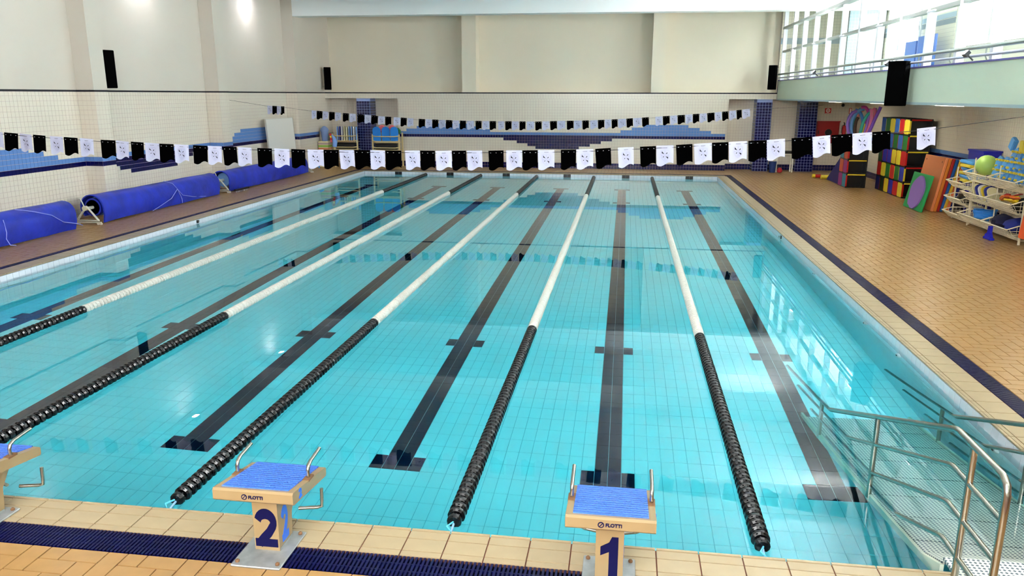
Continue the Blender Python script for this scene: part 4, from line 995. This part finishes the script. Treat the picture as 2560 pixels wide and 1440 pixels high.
# leaning mats
MT = [('orange', (238, 140, 84)), ('amber', (228, 130, 40)), ('dark red', (170, 30, 20)), ('blue', (30, 92, 170)), ('yellow', (228, 180, 50)), ('tangerine', (226, 110, 60)), ('navy', (16, 34, 120))]
for i, (nm_, c) in enumerate(MT):
    t_ = .076; xb = 6.82+i*.079; tilt = .155+.008*i
    M = Matrix.Translation((xb, 17.25, DZ)) @ Matrix.Rotation(tilt, 4, 'Y')
    L = (xb, 17.25, DZ)
    o = thing('exercise_mat', '%s foam mat leaning on the right wall, %s from the front' % (nm_, od[i]), 'mat', L, 'foam mats leaning on the right wall')
    lift = t_*math.sin(tilt)
    MB().cbox(0, t_-.004, -.68+i*.012, .70, lift, 1.40-.01*i, .012).xform(M).build('slab', mat('mat_'+nm_.replace(' ', '_'), c, .6), o)
    if i == 0:
        for y in (-.52, .55): MB().lathe([(.022, -.003), (.022, .003)], 'x', (0, y, 1.28), 10).xform(M).build('eyelet', mat('eyelet_brown', (120, 60, 20), .6), o)
M = Matrix.Translation((6.50, 17.0, DZ)) @ Matrix.Rotation(.20, 4, 'Y')
tag(MB().cbox(0, .06, -.62, .66, .012, .96, .01).xform(M).build('exercise_mat', mat('mat_green', (34, 160, 84), .6), loc=(6.5, 17.0, DZ)), 'green square foam mat propped in front of the orange mat', 'mat')
b = MB(); pts = []
for k in range(28):
    a_ = 2*PI*k/28; rr_ = .42+.012*math.sin(5*a_)+(.03 if k in (20, 21, 22, 24, 25) else 0); pts.append((rr_*1.05*math.cos(a_)-.05, .47+rr_*math.sin(a_)))
b.prism(pts, 'x', -.045, -.004).xform(M)
tag(b.build('exercise_mat', mat('mat_purple', (150, 112, 196), .6), loc=(6.48, 17.0, DZ)), 'round purple foam mat resting on the green mat', 'mat')

# ================================================================== WIRE BASKET RACKS ON THE RIGHT
M_wireb = mat('basket_white', (232, 222, 196), .45)
def basket(parent, x0, x1, y0, y1, z, h_=.2, step=.075):
    """front (x0) lip lower than the back, sides flare"""
    rim = MB(); fz, bz = z+h_*.95, z+h_*1.35
    q = [(x0, y0, fz), (x0, y1, fz), (x0+.22, y1, bz), (x1, y1, bz), (x1, y0, bz), (x0+.22, y0, bz)]
    for i in range(6): rim.tube([q[i], q[(i+1) % 6]], .016 if i == 0 else .012, 6)
    r_ = rim.build('basket', M_wireb, parent)
    w_ = MB(); bx0, bx1 = x0+.16, x1-.04
    n = int((y1-y0)/step)
    for i in range(n+1):
        y = y0+.02+(y1-y0-.04)*i/n
        w_.tube([(x0, y, fz), (bx0, y, z), (bx1, y, z), (x1, y, bz)], .005, 4)
    for k in range(4):
        t_ = k/4; w_.tube([(x0+(bx0-x0)*t_, y0+.01, fz+(z-fz)*t_), (x0+(bx0-x0)*t_, y1-.01, fz+(z-fz)*t_)], .006, 4)
    for k in range(6):
        x = bx0+(bx1-bx0)*k/5; w_.tube([(x, y0+.01, z), (x, y1-.01, z)], .005, 4)
    for y in (y0+.01, y1-.01):
        for k in range(7):
            x = x0+.05+(x1-x0-.05)*k/6; top = fz+(bz-fz)*min(1, (x-x0)/.22); w_.tube([(x, y, top), (max(x, bx0), y, z)], .005, 4)
        for k in (1, 2):
            zz = z+h_*.4*k; w_.tube([(x0+.12*(1-k*.35), y, zz), (x1, y, zz)], .005, 4)
    w_.build('wire_mesh', M_wireb, r_)
def wire_rack(label, x0, x1, y0, y1, tiers, split, hb):
    o = thing('basket_rack', label, 'rack', ((x0+x1)/2, (y0+y1)/2, DZ), 'wire basket racks')
    top = max(tiers)+.42
    for x in (x0+.25, x1):
        for y in (y0, y1):
            if x > x0+.3 or True: MB().tube([(x, y, DZ), (x, y, top-.12)], .026 if (y == y0) else .018, 8).build('post', M_wireb, o, True)
    if split: MB().tube([(x0+.25, (y0+y1)/2, DZ), (x0+.25, (y0+y1)/2, top-.2)], .014, 6).build('post', M_wireb, o)
    for z in tiers:
        parts = [(y0+.03, (y0+y1)/2-.02), ((y0+y1)/2+.02, y1-.03)] if split else [(y0+.03, y1-.03)]
        for a0, a1 in parts: basket(o, x0, x1, a0, a1, z-hb, hb)
        MB().tube([(x0+.25, y0, z-hb-.02), (x0+.25, y1, z-hb-.02)], .013, 6).build('shelf_rail', M_wireb, o)
        for y in (y0, y1): MB().tube([(x0+.25, y, z-hb-.02), (x1, y, z-hb-.02)], .011, 6).build('side_rail', M_wireb, o)
    MB().tube([(x0+.25, y0, DZ+.12), (x0+.25, y1, DZ+.12)], .012, 6).build('shelf_rail', M_wireb, o)
    return o
wire_rack('cream wire basket rack with three tiers, nearest the viewer', 6.62, 7.55, 11.98, 14.45, (1.36, .92, .42), True, .2)
wire_rack('smaller cream wire basket rack between the mats and the near rack', 6.72, 7.30, 14.62, 15.6, (1.06, .68, .33), False, .16)
tag(MB().sphere((6.98, 14.15, 1.52), .225, 24).build('exercise_ball', mat('ball_lime', (176, 214, 110), .35, noise=.05, nscale=3), smooth=True, loc=(6.98, 14.15, 1.3)), 'pale lime green ball on top of the near basket rack', 'ball')
M_aqua = mat('foam_aqua', (84, 158, 232), .55); M_knob = mat('knob_yellow', (226, 200, 60), .5)
def dumbbell_meshes():
    b = MB(); pts = [(.13*math.cos(k*PI/3+PI/6)*(1 if k % 2 else .86), .15*math.sin(k*PI/3+PI/6)) for k in range(6)]
    b.prism(pts, 'x', -.035, .035); k_ = MB()
    for y, z in ((-.07, .05), (.07, .05), (0, -.08)): k_.lathe([(.022, -.06), (.026, -.04), (.026, .0)], 'x', (-.02, y, z), 8)
    return b.mesh('foam_pad', M_aqua), k_.mesh('knob', M_knob, smooth=True)
DM, DK = dumbbell_meshes(); n_ = 0
on2 = ['near', 'second', 'third', 'fourth', 'fifth', 'far']
for lv, cnt in ((0, 6), (1, 6), (2, 5)):
    for i in range(cnt):
        loc = (6.95+.10*lv+random.uniform(-.02, .02), 12.25+i*.26+(.13 if lv == 1 else 0)*(1), 1.42+lv*.20)
        o = thing('foam_float', 'aqua blue foam float with yellow knobs, %s layer of the pile, %s along' % (['bottom', 'middle', 'top'][lv], on2[i]), 'foam float', loc, 'pile of aqua foam floats')
        link('foam_pad', DM, o, loc, (random.uniform(-.3, .3), .25, random.uniform(-.15, .15))); link('knob', DK, o, loc, (0, .25, 0))
for i, (y, z) in enumerate(((13.45, 2.03), (13.0, 2.0), (12.5, 2.03))):
    M = Matrix.Translation((7.15, y, z)) @ Matrix.Rotation(.5-.5*i, 4, 'X')
    tag(MB().cbox(-.05, .05, -.09, .09, -.13, .13, .02).xform(M).build('foam_block', [M_aqua, M_knob, M_aqua][i], loc=(7.15, y, z)), ['aqua foam block on top of the pile at the ball end', 'yellow foam block lying on top of the aqua pile', 'aqua foam block on top of the pile at the near end'][i], 'foam block', 'foam blocks on the pile')
fn = [('yellow', (236, 206, 40)), ('orange', (232, 110, 40)), ('yellow', (236, 206, 40)), ('orange', (232, 110, 40)), ('yellow', (236, 206, 40)), ('red', (190, 40, 40))]
for i, (nm_, c) in enumerate(fn):
    M = Matrix.Translation((6.80+.12*(i % 3), 12.25+i*.15, .93+.03*(i % 2))) @ Matrix.Rotation(.5+.35*i, 4, 'Z') @ Matrix.Rotation(.35, 4, 'Y')
    o = thing('swim_fin', '%s swim fin in the middle basket of the near rack, %s from the near end' % (nm_, od[i]), 'swim fin', (6.80+.12*(i % 3), 12.25+i*.15, .9), 'swim fins in the middle basket')
    MB().prism([(-.22, -.09), (-.22, .09), (.02, .055), (.02, -.055)], 'z', -.012, .012).xform(M).build('blade', mat('fin_%s' % nm_, c, .5), o)
    MB().tube([tuple(M @ Vector(p)) for p in ((0, 0, .01), (.06, 0, .035), (.14, 0, .03))], [.05, .055, .04], 8).build('foot_pocket', mat('fin_%s' % nm_, c, .5), o, True)
for i in range(6):
    c = [M_kb[1], M_kb[2], M_knob, M_kb[3], M_kb[2], M_kb[1]][i]
    k = link('kickboard', board_mesh(.26, .34, .035, c), None, (6.92, 13.35+i*.15, .80), (-.5, 0, .35))
    tag(k, '%s small kickboard tilted in the middle basket of the near rack, %s along' % (['cream', 'navy', 'yellow', 'white', 'navy', 'cream'][i], on2[i]), 'kickboard', 'small kickboards in the middle basket')
def blob(name, label, cat, c, r_, m, seed, sz=.6):
    rr = random.Random(seed); b = MB(); rings = []
    for k in range(9):
        ph = PI*k/8; ring = []
        for j in range(14):
            a_ = 2*PI*j/14; w_ = 1+.22*math.sin(3*a_+seed+k)+rr.uniform(-.08, .08)
            ring.append((c[0]+r_[0]*math.sin(ph)*math.cos(a_)*w_+.0001, c[1]+r_[1]*math.sin(ph)*math.sin(a_)*w_, c[2]-r_[2]*math.cos(ph)*(1+.1*math.sin(2*a_+seed))))
        rings.append(ring)
    b.loft(rings); return tag(b.build(name, m, smooth=True, loc=c), label, cat)
blob('mesh_bag', 'crumpled black mesh bag in the middle basket near the post', 'bag', (7.0, 12.25, .86), (.22, .2, .16), M_black, 3)
o = thing('float_belt', 'coiled bright blue float belts in the bottom basket', 'belt', (6.9, 13.9, .4))
M_belt = mat('belt_blue', (40, 130, 220), .5)
for k in range(5):
    pts = [(6.90+.03*k+(.15+.02*k)*math.cos(t_*.6+k), 13.85+.06*k-.12+(.20-.015*k)*math.sin(t_*.6+k), .40+.03*k+.02*math.sin(t_*1.3+k)) for t_ in range(12)]
    MB().tube(pts, .035, 6).build('belt_loop', M_belt, o, True)
blob('swim_bag', 'dark navy bag slumped in the bottom basket', 'bag', (7.0, 13.0, .42), (.25, .38, .16), mat('bag_navy', (14, 16, 60), .7), 5)
blob('swim_bag', 'blue bag in the bottom basket beside the post', 'bag', (7.0, 12.35, .45), (.25, .25, .15), mat('bag_blue', (26, 40, 130), .7), 8)
b = MB(); b.prism([(12.50, .40), (12.58, .40), (12.60, .26), (12.70, .20), (12.66, .13), (12.45, .12), (12.44, .19), (12.50, .26)], 'x', 6.52, 6.58)
st = thing('hanging_strap', 'royal blue strap hanging from the bottom basket to the floor', 'strap', (6.55, 12.55, DZ)); b.build('webbing', mat('strap_royal', (22, 30, 190), .6), st)
MB().cbox(6.50, 6.60, 12.40, 12.72, DZ+.001, DZ+.05, .01).build('pad', MATS['strap_royal'], st)
for i in range(6):
    M = Matrix.Translation((7.1, 15.1, 1.05+i*.085)) @ Matrix.Rotation(.15*(i % 3-1), 4, 'Z') @ Matrix.Rotation(.06*(i % 2), 4, 'X')
    tag(MB().cbox(-.2, .2, -.26, .26, 0, .075, .02).xform(M).build('foam_float', [M_knob, M_aqua][i % 2] if i else M_knob, loc=(7.1, 15.1, 1.05+i*.085)), '%s foam float stacked on the smaller rack, %s from the bottom' % (['yellow', 'aqua'][i % 2], od[i]), 'foam float', 'foam floats stacked on the smaller rack')
blob('swim_bag', 'black bag in the middle basket of the smaller rack', 'bag', (7.05, 15.1, .66), (.22, .3, .13), M_black, 11)
o = thing('storage_tub', 'royal blue tub standing against the right wall behind the ball', 'tub', (7.55, 15.75, DZ))
MB().loft([[(7.40, 15.35, DZ), (7.72, 15.35, DZ), (7.72, 16.05, DZ), (7.40, 16.05, DZ)], [(7.36, 15.28, 1.74), (7.76, 15.28, 1.74), (7.76, 16.12, 1.74), (7.36, 16.12, 1.74)]]).build('body', mat('tub_royal', (26, 30, 170), .45), o)
MB().cbox(7.34, 7.78, 15.26, 16.14, 1.72, 1.76, .01).build('rim', MATS['tub_royal'], o)
M = Matrix.Translation((6.62, 11.42, DZ)) @ Matrix.Rotation(.10, 4, 'Y')
tag(MB().cbox(0, .10, -.5, .17, .22, 1.2, .015).xform(M).build('exercise_mat', mat('mat_flame', (236, 92, 40), .55, noise=.12, nscale=4), loc=(6.7, 11.3, .3)), 'flame orange mat at the right picture edge beside the near rack', 'mat')

# ================================================================== UPPER ROOM AND POOL FITTINGS
o = thing('gym_table', 'folded blue table standing in the upper room behind the glazing', 'table', (7.5, 21.0, 3.02))
MB().box(7.48, 7.53, 19.6, 20.95, 3.75, 4.72).build('half_top', mat('table_blue', (58, 108, 196), .4), o); MB().box(7.44, 7.49, 21.0, 22.3, 3.75, 4.62).build('half_top', mat('table_blue', (58, 108, 196), .4), o)
MB().box(7.476, 7.482, 19.70, 19.74, 3.75, 4.72).build('white_line', M_signw, o)
for y in (19.8, 20.8, 21.2, 22.1): MB().tube([(7.5, y, 3.02), (7.5, y, 3.78)], .02, 6).build('leg', M_black, o)
hp = MB(); hp.tube([(7.70, 22.65+1.1*math.cos(k*PI/18), 5.0+1.15*math.sin(k*PI/18)) for k in range(37)], .035, 6, caps=False)
tag(hp.build('hoop', mat('hoop_white', (238, 240, 244), .4), smooth=True, loc=(7.7, 22.65, 3.9)), 'large white hoop standing against the upper room window', 'hoop')
for i, y in enumerate((9.42, 6.33, 4.95, 2.35)):
    o = thing('wall_inlet', 'white inlet fitting in the ramp side pool wall, %s from the far end' % od[i], 'pool inlet', (XR-.01, y, -.20), 'pool wall inlets')
    MB().lathe([(.012, XR-.03), (.05, XR-.03), (.065, XR-.012), (.065, XR+.002)], 'x', (0, y, -.20), 16).build('flange', mat('inlet_white', (244, 244, 240), .3), o, True)
    MB().lathe([(.001, XR-.034), (.022, XR-.034), (.022, XR-.028)], 'x', (0, y, -.20), 12).build('nozzle', M_gutter, o)
for i, (x, y, s) in enumerate(((XR-.02, 12.55, 1), (XL+.02, 12.6, -1))):
    o = thing('wall_hook', ['small metal hook in the ramp side pool edge', 'small metal hook in the pool edge below the rolled covers'][i], 'hook', (x, y, .05), 'pool wall hooks')
    MB().box(min(x, x+s*.03), max(x, x+s*.03), y-.035, y+.035, .015, .085).build('plate', M_black, o); MB().tube([(x, y, .06), (x-s*.03, y, .05), (x-s*.03, y, .08)], .008, 6).build('hook_arm', M_rail, o)
